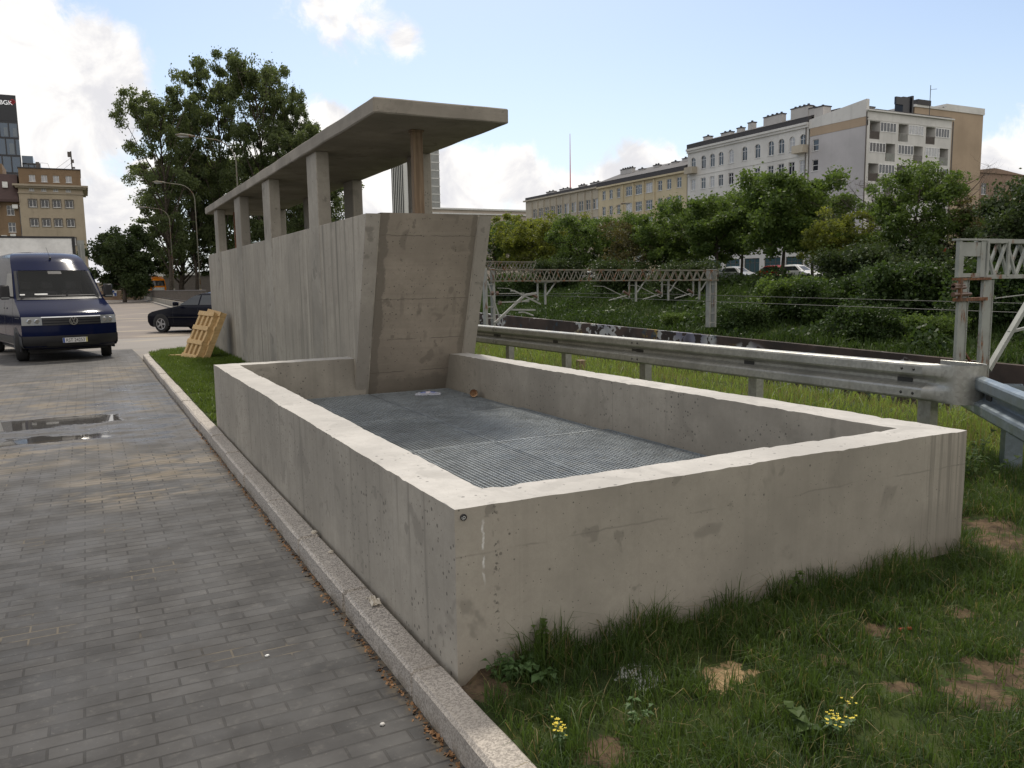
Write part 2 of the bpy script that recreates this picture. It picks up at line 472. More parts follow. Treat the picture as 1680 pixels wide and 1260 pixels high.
def mk_asphalt(name, base, sandy=.5):
    m, nt, b = new_mat(name)
    p = wpos(nt)
    c = mixc(nt, sstep(nt, nz(nt, p, .25, 5), .3, .7), tuple(v*.88 for v in base), tuple(v*1.12 for v in base))
    c = mixc(nt, sstep(nt, nz(nt, p, 30, 3), .4, .7, 0, .3), c, tuple(v*.7 for v in base))
    c = mixc(nt, mth(nt, 'MULTIPLY', sstep(nt, nz(nt, vscale(nt, p, (.5,.9,1)), .5, 5), .54, .66), sandy), c, (.36,.30,.21))
    setin(nt, b.inputs['Base Color'], c); b.inputs['Roughness'].default_value = .8
    setin(nt, b.inputs['Normal'], bump(nt, nz(nt, p, 70, 3), .3, .006))
    return m
M['asphalt'] = mk_asphalt('asphalt', (.165,.138,.118))
M['pale_path'] = mk_asphalt('pale path', (.23,.21,.19), .6)
M['street'] = mk_asphalt('street', (.12,.115,.11), 0)

SAND = ((2.17,2.40,.085),(2.23,2.37,.075),(2.10,2.33,.06),(2.28,2.44,.055),(2.14,2.45,.05),(2.30,2.36,.04))
LIME = ((1.89,2.56,.10),(1.95,2.52,.05),(1.84,2.50,.05))
DIRT = ((1.46,2.17,.12),(2.92,1.80,.16),(3.15,1.86,.17),(2.70,1.95,.08),(3.45,1.80,.2),(4.75,2.72,.30),(5.1,2.55,.4),(4.95,3.05,.22),(4.70,3.35,.15),(3.05,2.36,.09),(2.62,2.26,.08),(2.80,2.50,.07),(3.55,2.30,.08),(1.25,2.75,.14),(1.30,2.88,.12),(4.3,2.3,.12))
def mk_ground():
    m, nt, b = new_mat('soil and turf')
    p = wpos(nt); x, y, z = sep(nt, p)[:3]
    soil = mixc(nt, sstep(nt, nz(nt, p, 9, 6, .65), .35, .65), (.045,.033,.022), (.125,.088,.055))
    turf = mixc(nt, sstep(nt, nz(nt, p, 7, 5), .35, .65), (.020,.030,.010), (.045,.060,.018))
    c = mixc(nt, sstep(nt, nz(nt, p, 2.0, 5), .60, .72, 0, .5), turf, soil)
    wv = mth(nt, 'MULTIPLY_ADD', nz(nt, p, 11, 7, .68, .6), 3.2, -1.75)
    dm = mth(nt, 'ADD', blobs(nt, p, DIRT), wv)
    c = mixc(nt, sstep(nt, dm, .0, .25), c, soil)
    sm = mth(nt, 'ADD', blobs(nt, p, SAND), wv)
    c = mixc(nt, sstep(nt, sm, .0, .25), c, mixc(nt, sstep(nt, nz(nt, p, 40, 4), .3, .7), (.19,.13,.07), (.36,.26,.15)))
    lm = mth(nt, 'ADD', blobs(nt, p, LIME), wv)
    c = mixc(nt, sstep(nt, lm, .0, .2), c, mixc(nt, sstep(nt, nz(nt, p, 60, 4), .35, .6), (.22,.22,.20), (.58,.59,.57)))
    setin(nt, b.inputs['Base Color'], c); b.inputs['Roughness'].default_value = .95
    b.inputs['Specular IOR Level'].default_value = .1
    setin(nt, b.inputs['Normal'], bump(nt, nz(nt, p, 30, 5), .6, .02))
    return m
M['ground'] = mk_ground()

def leafmat(name, dark, light, trans=.35, rough=.55, nscale=.6, spec=.3):
    m = bpy.data.materials.new(name); m.use_nodes = True
    nt = m.node_tree; nt.nodes.clear()
    out = nt.nodes.new('ShaderNodeOutputMaterial')
    g = nt.nodes.new('ShaderNodeNewGeometry')
    n = nz(nt, g.outputs['Position'], nscale, 4, .6)
    f = mth(nt, 'ADD', mth(nt, 'MULTIPLY', g.outputs['Random Per Island'], .55), mth(nt, 'MULTIPLY', sstep(nt, n, .35, .65), .45))
    c = mixc(nt, f, dark, light)
    b = nd(nt, 'BsdfPrincipled', {'Base Color': c, 'Roughness': rough, 'Specular IOR Level': spec})
    t = nd(nt, 'BsdfTranslucent', {'Color': mixc(nt, .5, c, (light[0]*1.4, light[1]*1.4, light[2]*.7))})
    mx = nd(nt, 'MixShader', {0: trans, 1: b.outputs[0], 2: t.outputs[0]})
    nt.links.new(mx.outputs[0], out.inputs[0])
    return m
M['leaf_dark'] = leafmat('leaves dark', (.024,.040,.016), (.066,.095,.032), .32)
M['leaf_poplar'] = leafmat('leaves poplar', (.048,.070,.032), (.140,.175,.070), .46)
M['leaf_mid'] = leafmat('leaves mid', (.040,.075,.018), (.120,.175,.044), .46)
M['leaf_yellow'] = leafmat('leaves yellow green', (.075,.100,.020), (.190,.210,.042), .5)
M['leaf_brown'] = leafmat('leaves olive brown', (.055,.052,.022), (.120,.105,.040), .35)
M['leaf_shaded'] = leafmat('undergrowth', (.018,.038,.012), (.058,.095,.024), .34, nscale=.35)  # shrub and scrub greens darkened for the shade under the bank trees
M['grass'] = leafmat('grass blades', (.021,.048,.011), (.086,.136,.031), .46, .5, 2.5, .35)
M['grass_dry'] = leafmat('dry blades', (.13,.11,.05), (.26,.21,.10), .3, .6, 2.5, .2)
M['lawn'] = leafmat('lawn blades', (.050,.090,.014), (.130,.185,.032), .45, .5, 1.5, .3)
M['meadow'] = leafmat('meadow blades', (.045,.085,.016), (.215,.275,.070), .5, .5, 2.2, .3)
M['bank_grass'] = leafmat('bank grass', (.018,.038,.011), (.055,.090,.022), .36, .6, .25, .2)  # darkened to paint in the shade of the trees above
M['weed'] = leafmat('weed leaves', (.040,.085,.025), (.10,.17,.06), .35, .5, 8, .35)
M['bark'] = plain('bark', (.075,.060,.046), .9, var=.35, vscale_=6, bumpy=.6)
M['petal'] = plain('yellow petals', (.75,.60,.05), .6)
M['white_petal'] = plain('white petals', (.70,.70,.62), .7)

def mk_galv(name, base, rough=.42):
    m, nt, b = new_mat(name)
    p = wpos(nt)
    s = sep(nt, nd(nt, 'TexVoronoi', {'Vector': p, 'Scale': 38.0}).outputs['Color'])[0]
    c = mixc(nt, s, tuple(v*.86 for v in base), tuple(v*1.12 for v in base))
    c = mixc(nt, sstep(nt, nz(nt, p, 2.2, 5), .42, .7, 0, .5), c, tuple(v*.62 for v in base))
    c = mixc(nt, sstep(nt, nz(nt, vscale(nt, p, (14,14,.9)), 1, 4), .55, .72, 0, .4), c, (.26,.25,.21))
    setin(nt, b.inputs['Base Color'], c); b.inputs['Metallic'].default_value = .55
    setin(nt, b.inputs['Roughness'], sstep(nt, nz(nt, p, 6, 4), .3, .7, rough-.06, rough+.14))
    return m
M['galv'] = mk_galv('galvanised rail', (.37,.365,.335))
M['galv_new'] = mk_galv('galvanised new', (.21,.25,.28), .36)
M['grating'] = mk_galv('galvanised grating', (.35,.38,.40), .45)
M['galv_frame'] = mk_galv('galvanised edge bar', (.50,.52,.53), .5)
M['bolt'] = plain('dark bolts', (.05,.05,.048), .5, .6)
M['black'] = plain('black plastic', (.018,.018,.020), .5)
M['tyre'] = plain('tyre rubber', (.020,.020,.021), .8)
M['rim_alloy'] = plain('alloy rim', (.45,.45,.46), .35, .8)
M['white'] = plain('white paint', (.74,.74,.72), .5)
M['chrome'] = plain('chrome', (.75,.76,.78), .12, 1.0)

def mk_paint(name, c, rough=.14):
    m, nt, b = new_mat(name)
    b.inputs['Base Color'].default_value = (*c, 1); b.inputs['Roughness'].default_value = rough
    b.inputs['Specular IOR Level'].default_value = .10; b.inputs['Coat Weight'].default_value = .05; b.inputs['Coat Roughness'].default_value = .05; b.inputs['Coat IOR'].default_value = 1.4
    return m
M['navy'] = mk_paint('navy paint', (.004,.008,.036))
M['navy_dark'] = mk_paint('dark navy paint', (.006,.007,.014))
M['red_paint'] = mk_paint('red paint', (.42,.03,.02)); M['white_paint'] = mk_paint('white car paint', (.68,.68,.68))
M['blue_paint'] = mk_paint('blue car paint', (.03,.08,.38)); M['orange_paint'] = mk_paint('orange paint', (.75,.24,.02))
M['silver_paint'] = mk_paint('silver paint', (.42,.43,.44))

def mk_glass(name, c, rough=.04, spec=.8):
    m, nt, b = new_mat(name)
    b.inputs['Base Color'].default_value = (*c, 1); b.inputs['Roughness'].default_value = rough
    b.inputs['Specular IOR Level'].default_value = spec
    return m
M['car_glass'] = mk_glass('car glass', (.030,.034,.036))
M['windscreen'] = mk_glass('windscreen glass', (.020,.022,.022), .03, .5); M['windscreen'].node_tree.nodes['Principled BSDF'].inputs['Alpha'].default_value = .38; M['seat'] = plain('grey seat cloth', (.07,.07,.075), .9)
M['pane'] = mk_glass('window pane', (.05,.06,.075), .08)
M['pane_dark'] = mk_glass('window pane dark', (.02,.022,.028), .06)
M['pane_light'] = plain('curtained pane', (.42,.43,.45), .25)
M['tower_glass'] = mk_glass('tower glass', (.035,.075,.13), .07, 1.0)
M['lamp_glass'] = mk_glass('lamp glass', (.22,.23,.23), .08)

def mk_wood(name, a, c2, axis=2):
    m, nt, b = new_mat(name)
    p = opos(nt); s = [30, 30, 30]; s[axis] = 1.6
    n = nz(nt, vscale(nt, p, s), 1.0, 4, .6, .4)
    c = mixc(nt, sstep(nt, n, .35, .68), a, c2)
    g = nt.nodes.new('ShaderNodeNewGeometry')
    c = mixc(nt, mth(nt, 'MULTIPLY', g.outputs['Random Per Island'], .3), c, tuple(v*.6 for v in a))
    setin(nt, b.inputs['Base Color'], c); b.inputs['Roughness'].default_value = .75
    setin(nt, b.inputs['Normal'], bump(nt, n, .25, .004))
    return m
M['pallet'] = mk_wood('pallet wood', (.50,.33,.15), (.62,.44,.22), 0)
M['prop'] = mk_wood('weathered timber', (.17,.115,.07), (.29,.205,.13))
M['board'] = mk_wood('reddish board', (.30,.12,.05), (.42,.18,.08))

def mk_plaster(name, base, dirt=.35, streak=.25):
    m, nt, b = new_mat(name)
    p = wpos(nt)
    c = mixc(nt, sstep(nt, nz(nt, p, .22, 6), .3, .7), tuple(v*.88 for v in base), tuple(min(1, v*1.06) for v in base))
    c = mixc(nt, sstep(nt, nz(nt, p, 1.6, 6, .65), .52, .75, 0, dirt), c, tuple(v*.6 for v in base))
    c = mixc(nt, sstep(nt, nz(nt, vscale(nt, p, (1.6,1.6,.08)), 1.0, 5), .52, .72, 0, streak), c, tuple(v*.58 for v in base))
    setin(nt, b.inputs['Base Color'], c); b.inputs['Roughness'].default_value = .9; b.inputs['Specular IOR Level'].default_value = .2
    return m
M['pl_white'] = mk_plaster('white render', (.62,.61,.585), .25, .2)
M['pl_grey'] = mk_plaster('lilac grey render', (.47,.455,.46), .1, .1)
M['pl_beige'] = mk_plaster('beige render', (.40,.31,.225), .1, .1)
M['pl_brown'] = mk_plaster('brown render', (.30,.215,.165), .15, .1)
M['pl_yellow'] = mk_plaster('ochre render', (.52,.45,.31), .25, .2)
M['pl_sand'] = mk_plaster('sand render', (.45,.405,.325), .3, .25)
M['pl_old'] = mk_plaster('old office render', (.43,.365,.275), .55, .4)
M['pl_old_dark'] = mk_plaster('grimy render', (.235,.165,.105), .5, .4)
M['pl_far'] = mk_plaster('far render', (.46,.40,.34), .2, .2)
M['roof'] = plain('dark roofing', (.055,.052,.055), .8)
M['roof_brown'] = plain('brown tin roof', (.065,.035,.032), .6)
M['cornice'] = mk_plaster('cornice', (.40,.345,.27), .4, .3)
M['chimney'] = mk_plaster('chimney render', (.52,.50,.48), .4, .3)
M['frame_white'] = plain('white window frame', (.68,.68,.67), .5)
M['frame_dark'] = plain('dark window frame', (.10,.085,.075), .6)
M['tower_dark'] = plain('dark cladding', (.016,.017,.022), .35)
M['slate_blue'] = mk_glass('distant tower glass', (.16,.19,.22), .25, .5)
M['fin'] = plain('pale tower fins', (.62,.62,.60), .6)

def mk_rusty(name, paint, rust=.5, z0=None):
    m, nt, b = new_mat(name)
    p = wpos(nt)
    n = nz(nt, vscale(nt, p, (5,5,1.4)), 1.0, 6, .65)
    f = sstep(nt, n, .62-rust*.22, .74-rust*.22)
    rc = mixc(nt, sstep(nt, nz(nt, p, 20, 4), .35, .65), (.085,.034,.016), (.24,.105,.045))
    c = mixc(nt, f, mixc(nt, sstep(nt, nz(nt, p, 3, 4), .3, .7), tuple(v*.8 for v in paint), paint), rc)
    setin(nt, b.inputs['Base Color'], c); b.inputs['Roughness'].default_value = .7; b.inputs['Metallic'].default_value = .1
    return m
M['steel_paint'] = mk_rusty('painted mast steel', (.34,.35,.325), .22)
M['steel_far'] = mk_rusty('painted lattice steel', (.19,.18,.145), .45)
M['steel_white'] = mk_rusty('pale mast steel', (.33,.33,.31), .25)
M['rusty'] = mk_rusty('rusty steel', (.11,.07,.05), .95)
M['insul'] = plain('brown insulator', (.12,.07,.05), .3)
M['wire'] = plain('dark wire', (.05,.05,.05), .6)

def mk_graffiti():
    m, nt, b = new_mat('graffiti wall')
    p = wpos(nt); x, y, z = sep(nt, p)[:3]
    c = mixc(nt, sstep(nt, nz(nt, p, .5, 6), .35, .65), (.030,.022,.020), (.075,.050,.042))
    pv = vscale(nt, p, (1, .8, .9))
    d = nd(nt, 'TexWave', {'Vector': pv, 'Scale': 1.1, 'Distortion': 9.0, 'Detail': 3.0, 'Detail Scale': 1.4}).outputs['Fac']
    sc = mth(nt, 'MULTIPLY', sstep(nt, d, .62, .70), sstep(nt, nz(nt, vscale(nt, p, (1,.18,.3), (0,5,0)), 1.0, 3), .50, .56))
    hue = nz(nt, vscale(nt, p, (1,.3,.3), (2,9,4)), 1.0, 2)
    gc = mixc(nt, sstep(nt, hue, .42, .5), (.20,.20,.28), (.50,.50,.51))
    gc = mixc(nt, sstep(nt, hue, .62, .66), gc, (.32,.22,.04))
    c = mixc(nt, mth(nt, 'MULTIPLY', sc, .8), c, gc)
    d2 = nd(nt, 'TexWave', {'Vector': vscale(nt, p, (1,1.3,1.3), (4,2,1)), 'Scale': 1.4, 'Distortion': 7.0, 'Detail': 3.0}).outputs['Fac']
    s2 = mth(nt, 'MULTIPLY', sstep(nt, d2, .8, .86), sstep(nt, nz(nt, vscale(nt, p, (1,.25,.3), (0,1,7)), 1.0, 3), .54, .58))
    c = mixc(nt, mth(nt, 'MULTIPLY', s2, .7), c, (.03,.06,.09))
    setin(nt, b.inputs['Base Color'], c); b.inputs['Roughness'].default_value = .85
    return m
M['graffiti'] = mk_graffiti()

def mk_brickwall():
    m, nt, b = new_mat('brick wall')
    p = wpos(nt)
    sw = nd(nt, 'CombineXYZ', {0: mth(nt, 'ADD', sep(nt, p)[0], sep(nt, p)[1]), 1: sep(nt, p)[2], 2: 0.0}).outputs[0]
    br = nd(nt, 'TexBrick', {'Vector': sw, 'Color1': (.26,.13,.08,1), 'Color2': (.36,.25,.16,1), 'Mortar': (.30,.27,.22,1), 'Scale': 1.0, 'Mortar Size': .02, 'Brick Width': .5, 'Row Height': .16})
    setin(nt, b.inputs['Base Color'], br.outputs['Color']); b.inputs['Roughness'].default_value = .9
    return m
M['brick'] = mk_brickwall()
M['cup_in'] = plain('cup inside', (.62,.42,.26), .6); M['cup_out'] = plain('cup outside', (.10,.055,.035), .5)
def mk_bag():
    m, nt, b = new_mat('clear plastic bag')
    b.inputs['Base Color'].default_value = (.62,.64,.72,1); b.inputs['Roughness'].default_value = .15; b.inputs['Alpha'].default_value = .5
    return m
M['bag'] = mk_bag()
M['bag_blue'] = plain('blue print', (.09,.13,.42), .4); M['bag_pink'] = plain('pale label', (.62,.55,.58), .5)
M['paper'] = plain('crumpled paper', (.55,.50,.42), .8)
M['pebble'] = plain('pale pebble', (.55,.53,.50), .8); M['leaf_litter'] = plain('dry leaf litter', (.24,.13,.06), .9, var=.5, vscale_=30)
M['red_plastic'] = plain('red plastic', (.50,.07,.04), .5)
M['sky_dummy'] = M['white']
M['skin'] = plain('skin', (.45,.29,.21), .6); M['hair'] = plain('fair hair', (.40,.33,.22), .8); M['shirt'] = plain('pale top', (.52,.48,.43), .8); M['trousers'] = plain('dark trousers', (.05,.05,.06), .8)
M['sign_blue'] = plain('blue sign', (.04,.09,.32), .5); M['sign_red'] = plain('red sign', (.50,.03,.04), .5)
M['cream'] = plain('cream cloth', (.62,.56,.40), .8)
M['plate_yellow'] = plain('plate sticker', (.55,.50,.18), .5)
M['shop_glass'] = mk_glass('shop glass', (.04,.08,.09), .1)
# ---------------------------------------------------------------- terrain
def sm(t):
    t = min(1, max(0, t)); return t*t*(3-2*t)

def wall_top(y): return -1.86 + .0134*min(max(y, -10), 95)

def gh(x, y):
    far_edge = 21.1 + max(0, x-1.1)*1.42
    lawn = x > 1.15 and y < far_edge
    z = -.02
    if lawn or x > 6.75 + .004*y:
        z = .10 + .035*noise.noise(Vector((x*.9, y*.9, 3))) + .012*noise.noise(Vector((x*4, y*4, 1)))
        if x > 4.5 and y < 30: z += .06*sm((x-4.5)/1.5)
        if x < 1.3 and 2.8 < y < 9.9: z = .03
    xs = 8.1 + 10.5*sm((y-40)/18)
    if x > xs:
        z += (-5.2 - z)*sm((x-xs)/8.0)
    if x > 29.62:
        zw = wall_top(y)
        z = zw - .04 + (1.1-zw)*sm((x-29.6)/13.4)
        z += .22*noise.noise(Vector((x*.35, y*.35, 8)))*sm((x-29.6)/2)*sm((50-x)/5)
    return z

xs = sorted(set([-400,-200,-100,-60,-30,-12,-5,-1,.6,1.0,1.145,1.155,1.25] + [round(1.25+.13*i, 3) for i in range(1, 24)] + [4.38]
    + [round(4.38+.22*i, 3) for i in range(1, 26)] + [round(10.2+.8*i, 2) for i in range(25)] + [29.60, 29.63] + [round(29.7+.7*i, 2) for i in range(30)] + [52,60,80,120,200,400,600]))
ys = sorted(set([-60,-20,-8,-4,-2] + [round(-1+.14*i, 3) for i in range(28)] + [2.95, 9.42] + [round(3.1+.21*i, 3) for i in range(30)] + [round(9.6+.5*i, 2) for i in range(42)]
    + [31,32.5,34,36,38,40,43,46,50,55,60,66,72,80,90,100,112,125,140,160,200,260,340,500,800]))
rows = [[(x, y, gh(x, y)) for x in xs] for y in ys]
V = np.array(rows).reshape(-1, 3); nx = len(xs); Q = []
for j in range(len(ys)-1):
    for i in range(nx-1):
        if 1.24 <= xs[i] < 4.37 and 2.94 <= ys[j] < 9.41: continue
        Q.append((j*nx+i, j*nx+i+1, (j+1)*nx+i+1, (j+1)*nx+i))
struct(mesh_obj('ground', np_mesh('ground', V, np.array(Q), None, [M['ground']], True)))

def sheet(name, mat, poly, z, th=.0):
    m = MB(); m.add([(x, y, z) for x, y in poly], [tuple(range(len(poly)))])
    return struct(m.build(name, mat, loc=(0,0,0)))
sheet('pavement', M['paving'], [(-40,-8),(1.08,-8),(1.08,20.6),(1.0,24.5),(-40,24.5)], 0.0)
sheet('path', M['pale_path'], [(-40,24.5),(1.0,24.5),(1.08,20.6),(5.3,26.8),(5.3,29.5),(-40,29.5)], -.004)
sheet('road', M['asphalt'], [(-60,29.5),(5.3,29.5),(5.38,58),(6.5,117),(-60,117)], -.008)
sheet('street', M['street'], [(52,-60),(86,-60),(86,300),(52,300)], 1.13)

kb = MB(); y = -3.0; k = 0
while y < 20.6:
    L = 1.0; kb.rbox(1.066+.004*math.sin(k*2.3), 1.203, y+.005, min(y+L, 20.75)-.005, -.1, .118+.004*math.sin(k*1.7), .16, .014, .0022); y += L; k += 1
d = Vector((1.30, 1.84, 0)).normalized(); n_ = Vector((-d.y, d.x, 0)); p = Vector((1.14, 20.80, 0))
for i in range(3):
    kb.obox(p + d*(.5+i*1.0) + Vector((0,0,.012)), d*.497, n_*.06, Vector((0,0,.105)))
struct(kb.build('kerb', M['granite'], loc=(0,0,0)))

# dirt, gravel and dry leaves along the kerb
lit = []; lq = []
for i in range(900):
    x = 1.055 - abs(rng.normal(0, .018)); yy = 1.6 + rng.random()**1.6*9; s = .003 + rng.random()*.006
    c = Vector((x, yy, .003)); a = rng.random()*PI
    u = Vector((math.cos(a), math.sin(a), rng.normal(0,.5)))*s; w = Vector((-math.sin(a), math.cos(a), rng.normal(0,.5)))*s*.7
    b = len(lit); lit += [c-u-w, c+u-w, c+u+w, c-u+w]; lq.append((b,b+1,b+2,b+3))
o = mesh_obj('leaf_litter', np_mesh('leaf_litter', np.array([tuple(v) for v in lit]), np.array(lq), None, [M['leaf_litter']]))
tag(o, 'dry leaf crumbs and grit lying along the foot of the granite kerb', 'litter', kind='stuff')

# ---------------------------------------------------------------- the concrete basin
pit = thing('concrete_basin', 'low open rectangular concrete basin wall with sunlit rim around steel gratings', 'basin', (2.8, 2.87, .1))
ring = [(1.22,2.87),(4.41,2.87),(4.19,9.50),(3.95,9.50),(4.13,3.11),(1.46,3.11),(1.46,9.42),(2.90,9.42),(2.90,9.70),(1.22,9.71)]
pts = []; segid = []
for i, a in enumerate(ring):
    b = ring[(i+1) % len(ring)]; n = max(1, int((Vector(b)-Vector(a)).length/.045))
    for j in range(n):
        t = j/n; pts.append((a[0]+(b[0]-a[0])*t, a[1]+(b[1]-a[1])*t)); segid.append(i)
zl = [.806,.795,.75,.68,.60,.52,.44,.36,.28,.20,.12,.04,-.06,-1.5]
bm = bmesh.new(); cols_ = []
for (x, y) in pts:
    c = []
    for k, z in enumerate(zl):
        P = Vector((x, y, z)); dd = noise.noise_vector(P*1.6)*.004 + noise.noise_vector(P*7)*.0022
        if k == 0:
            dd.z = .007*noise.noise(Vector((x*2.2, y*2.2, 5))) + .004*noise.noise(Vector((x*13, y*13, 2)))
            if noise.noise(Vector((x*23, y*23, 9))) > .42: dd.z -= .005; dd.x *= 1.5; dd.y *= 1.5
        if k > 10: dd *= .2
        c.append(bm.verts.new(P+dd))
    cols_.append(c)
smat = [1,0,0,2,2,2,2,2,0,0]
# face materials: 0 left outside, 1 front, 2 inner, 3 rim
for i in range(len(pts)):
    a, b = cols_[i], cols_[(i+1) % len(pts)]
    for k in range(len(zl)-1):
        f = bm.faces.new((a[k], a[k+1], b[k+1], b[k])); f.material_index = smat[segid[i]]
top = bmesh.ops.triangle_fill(bm, use_beauty=True, edges=[bm.edges.get((cols_[i][0], cols_[(i+1) % len(pts)][0])) for i in range(len(pts))])
for g in top['geom']:
    if isinstance(g, bmesh.types.BMFace): g.material_index = 3
bmesh.ops.recalc_face_normals(bm, faces=bm.faces)
for v in bm.verts: v.co -= Vector((2.8, 2.87, .1))
me = bpy.data.meshes.new('wall'); bm.to_mesh(me); bm.free()
for k in ('wall_left','wall_front','wall_in','rim'): me.materials.append(M[k])
o = mesh_obj('wall', me, pit); bv = o.modifiers.new('bevel','BEVEL'); bv.width = .007; bv.segments = 2; bv.limit_method = 'ANGLE'; bv.angle_limit = R_(50)
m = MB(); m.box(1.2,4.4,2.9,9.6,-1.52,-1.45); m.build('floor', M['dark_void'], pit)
m = MB(); c0 = Vector((1.258, 2.867, .774))
m.tube([c0+Vector((0,.004,0)), c0+Vector((0,-.006,0)), c0+Vector((0,-.008,0))], [.0135,.0135,.012], 20)
mk = m.build('survey_marker', M['black'], pit)
m = MB()
for r, w in ((.0050,.0009),(.0098,.0006)):
    n = 28
    for k in range(n):
        if r > .009 and not (12 <= k <= 19): continue
        a, b2 = 2*PI*k/n, 2*PI*(k+1)/n
        f = lambda an, rr, yy: (c0.x+math.cos(an)*rr, c0.y+yy, c0.z+math.sin(an)*rr)
        m.add([f(a,r-w,-.0086),f(b2,r-w,-.0086),f(b2,r+w,-.0086),f(a,r+w,-.0086),f(a,r-w,-.0075),f(b2,r-w,-.0075),f(b2,r+w,-.0075),f(a,r+w,-.0075)],
              [(0,1,2,3),(7,6,5,4),(0,4,5,1),(3,2,6,7)])
m.build('marker_ring', M['white'], mk)
m = MB()      # ledge angles that carry the gratings
m.box(1.455,1.50,3.12,9.40,.30,.331); m.box(2.91,2.95,3.12,9.40,.22,.331); m.box(3.92,4.10,3.12,9.0,.30,.331)
for yy in (4.475,5.955,7.485): m.box(1.47,4.05,yy-.02,yy+.02,.25,.3305)
m.build('ledge', M['galv'], pit)

rowsY = [(3.125,4.465),(4.48,5.945),(5.962,7.475),(7.492,9.36)]
place = ['nearest the front wall','in the second row from the front wall','in the third row from the front wall','at the foot of the sloping end wall']
for ri, (y0, y1) in enumerate(rowsY):
    for ci in range(2):
        x0 = 1.468 if ci == 0 else 2.934
        x1 = 2.918 if ci == 0 else (4.105 - (y1-3.1)*.0275)
        dz = [.000,.004,-.002,.003,.001,-.002,.002,.000][ri*2+ci]
        m = MB(); z0, z1 = .335+dz, .368+dz
        n = int((y1-y0)/.034)
        for k in range(1, n):
            yk = y0 + (y1-y0)*k/n; m.box(x0+.009, x1-.009, yk-.0018, yk+.0018, z0, z1)
        n = int((x1-x0)/.034)
        for k in range(1, n):
            xk = x0 + (x1-x0)*k/n; m.box(xk-.0022, xk+.0022, y0+.013, y1-.013, z1-.014, z1+.0012)
        fr = MB()
        for a in ((x0,x1,y0,y0+.008),(x0,x1,y1-.008,y1),(x0,x0+.005,y0+.008,y1-.008),(x1-.005,x1,y0+.008,y1-.008)): fr.box(*a, z0-.002, z1+.004)
        t = thing('steel_grating', 'steel grating panel %s, on the %s' % (place[ri], ("kerb side","rail side")[ci]), 'grating', ((x0+x1)/2, (y0+y1)/2, z0), 0, 'steel grating panels in the basin')
        m.build('bar_mesh', M['grating'], t); fr.build('edge_frame', M['grating'], t)

# things lying on the gratings
cup = thing('paper_cup', 'brown paper cup lying on its side on the grating by the right wall', 'cup', (3.86, 8.40, .375))
ax = Vector((-.30, -.95, 0)).normalized(); c = Vector((3.87, 8.45, .375+.046)); m = MB(); n = 24; prof = [(-.05,.030),(.05,.044),(.053,.046),(.055,.044),(.053,.042)]
s = Vector((ax.y, -ax.x, 0)); u = Vector((0,0,1))
rows = [[c + ax*t + (s*math.cos(2*PI*k/n)+u*math.sin(2*PI*k/n))*r for k in range(n+1)] for t, r in prof]
m.grid(rows); m.add([c+ax*-.05+(s*math.cos(2*PI*k/n)+u*math.sin(2*PI*k/n))*.030 for k in range(n)], [tuple(range(n))]); m.build('cup_wall', M['cup_out'], cup, True)
m = MB(); rows = [[c + ax*t + (s*math.cos(2*PI*k/n)+u*math.sin(2*PI*k/n))*r for k in range(n+1)] for t, r in ((.0535,.0425),(-.045,.028))]
m.grid(rows); m.add(rows[1][:-1], [tuple(range(n))]); m.build('cup_lining', M['cup_in'], cup, True)
bag = thing('plastic_bag', 'crumpled clear plastic packet with blue print at the foot of the end wall', 'bag', (3.50, 8.92, .372), R_(-25))
m = MB(); rows = []
for i in range(15):
    r = []
    for j in range(9):
        u_, v_ = i/14, j/8; x = (u_-.5)*.30; y = (v_-.5)*.13
        h = .035*math.sin(PI*v_)*(.5+.5*math.sin(PI*min(1,max(0,u_)))) + .016*noise.noise(Vector((u_*7, v_*5, 2)))
        r.append((x, y, max(.002, h)))
    rows.append(r)
m.grid(rows, flip=True); m.build('wrapper', M['bag'], bag, world=False)
m = MB(); m.tube([(-.09,-.01,.018),(-.03,.0,.022),(.03,0,.022),(.10,.012,.018)], [.013,.017,.017,.013], 10); m.build('contents', M['bag_blue'], bag, True, world=False)
m = MB(); m.tube([(-.028,.0,.0225),(.028,.0,.0225)], [.0176,.0176], 12); m.build('label_band', M['bag_pink'], bag, True, world=False)

# ---------------------------------------------------------------- canopy shelter
sh = thing('concrete_shelter', 'long raw concrete structure with flat canopy roof on columns and an outward leaning end wall', 'shelter', (3.53, 15, .1))
yp = lambda z: 9.444 - (z-.388)*.3385
def side(x0, x1, name, mat, ztop=2.45):
    prof = [(yp(-.9),-.9),(yp(ztop),ztop),(21.7,ztop-.01),(21.7,-.9)]
    m = MB(); m.prism([(x0,y,z) for y,z in prof][::-1], [(x1,y,z) for y,z in prof][::-1])
    return m.build(name, mat, sh, bevel=.009)
side(2.77, 2.94, 'side_wall', [M['facade']])
side(4.12, 4.29, 'side_wall', [M['facade']])
# end wall between the two cheeks, set back 12 mm, with its thick top
z0, z1 = -.9, 2.462; m = MB(); nz_ = 26; nx_ = 14; rows = []
for k in range(nz_+1):
    z = z0+(z1-z0)*k/nz_
    rows.append([(2.942+(4.118-2.942)*i/nx_, yp(z)+.010+.006*noise.noise(Vector((i*.5, z*2.2, 3))), z) for i in range(nx_+1)])
m.grid(rows)
zt = z1; m.grid([[(2.942+(4.118-2.942)*i/nx_, yp(zt)+.010+dy+(.006*noise.noise(Vector((i*.5, zt*2.2, 3))) if dy == 0 else 0), zt+.010*noise.noise(Vector((i*.4,dy*3,1)))*(dy > 0)) for i in range(nx_+1)] for dy in (0,.07,.16,.24)])
m.grid([[(2.942+(4.118-2.942)*i/nx_, yp(z)+.25, z) for i in range(nx_+1)] for z in (zt, -.9)])
m.build('end_wall', M['infill'], sh)
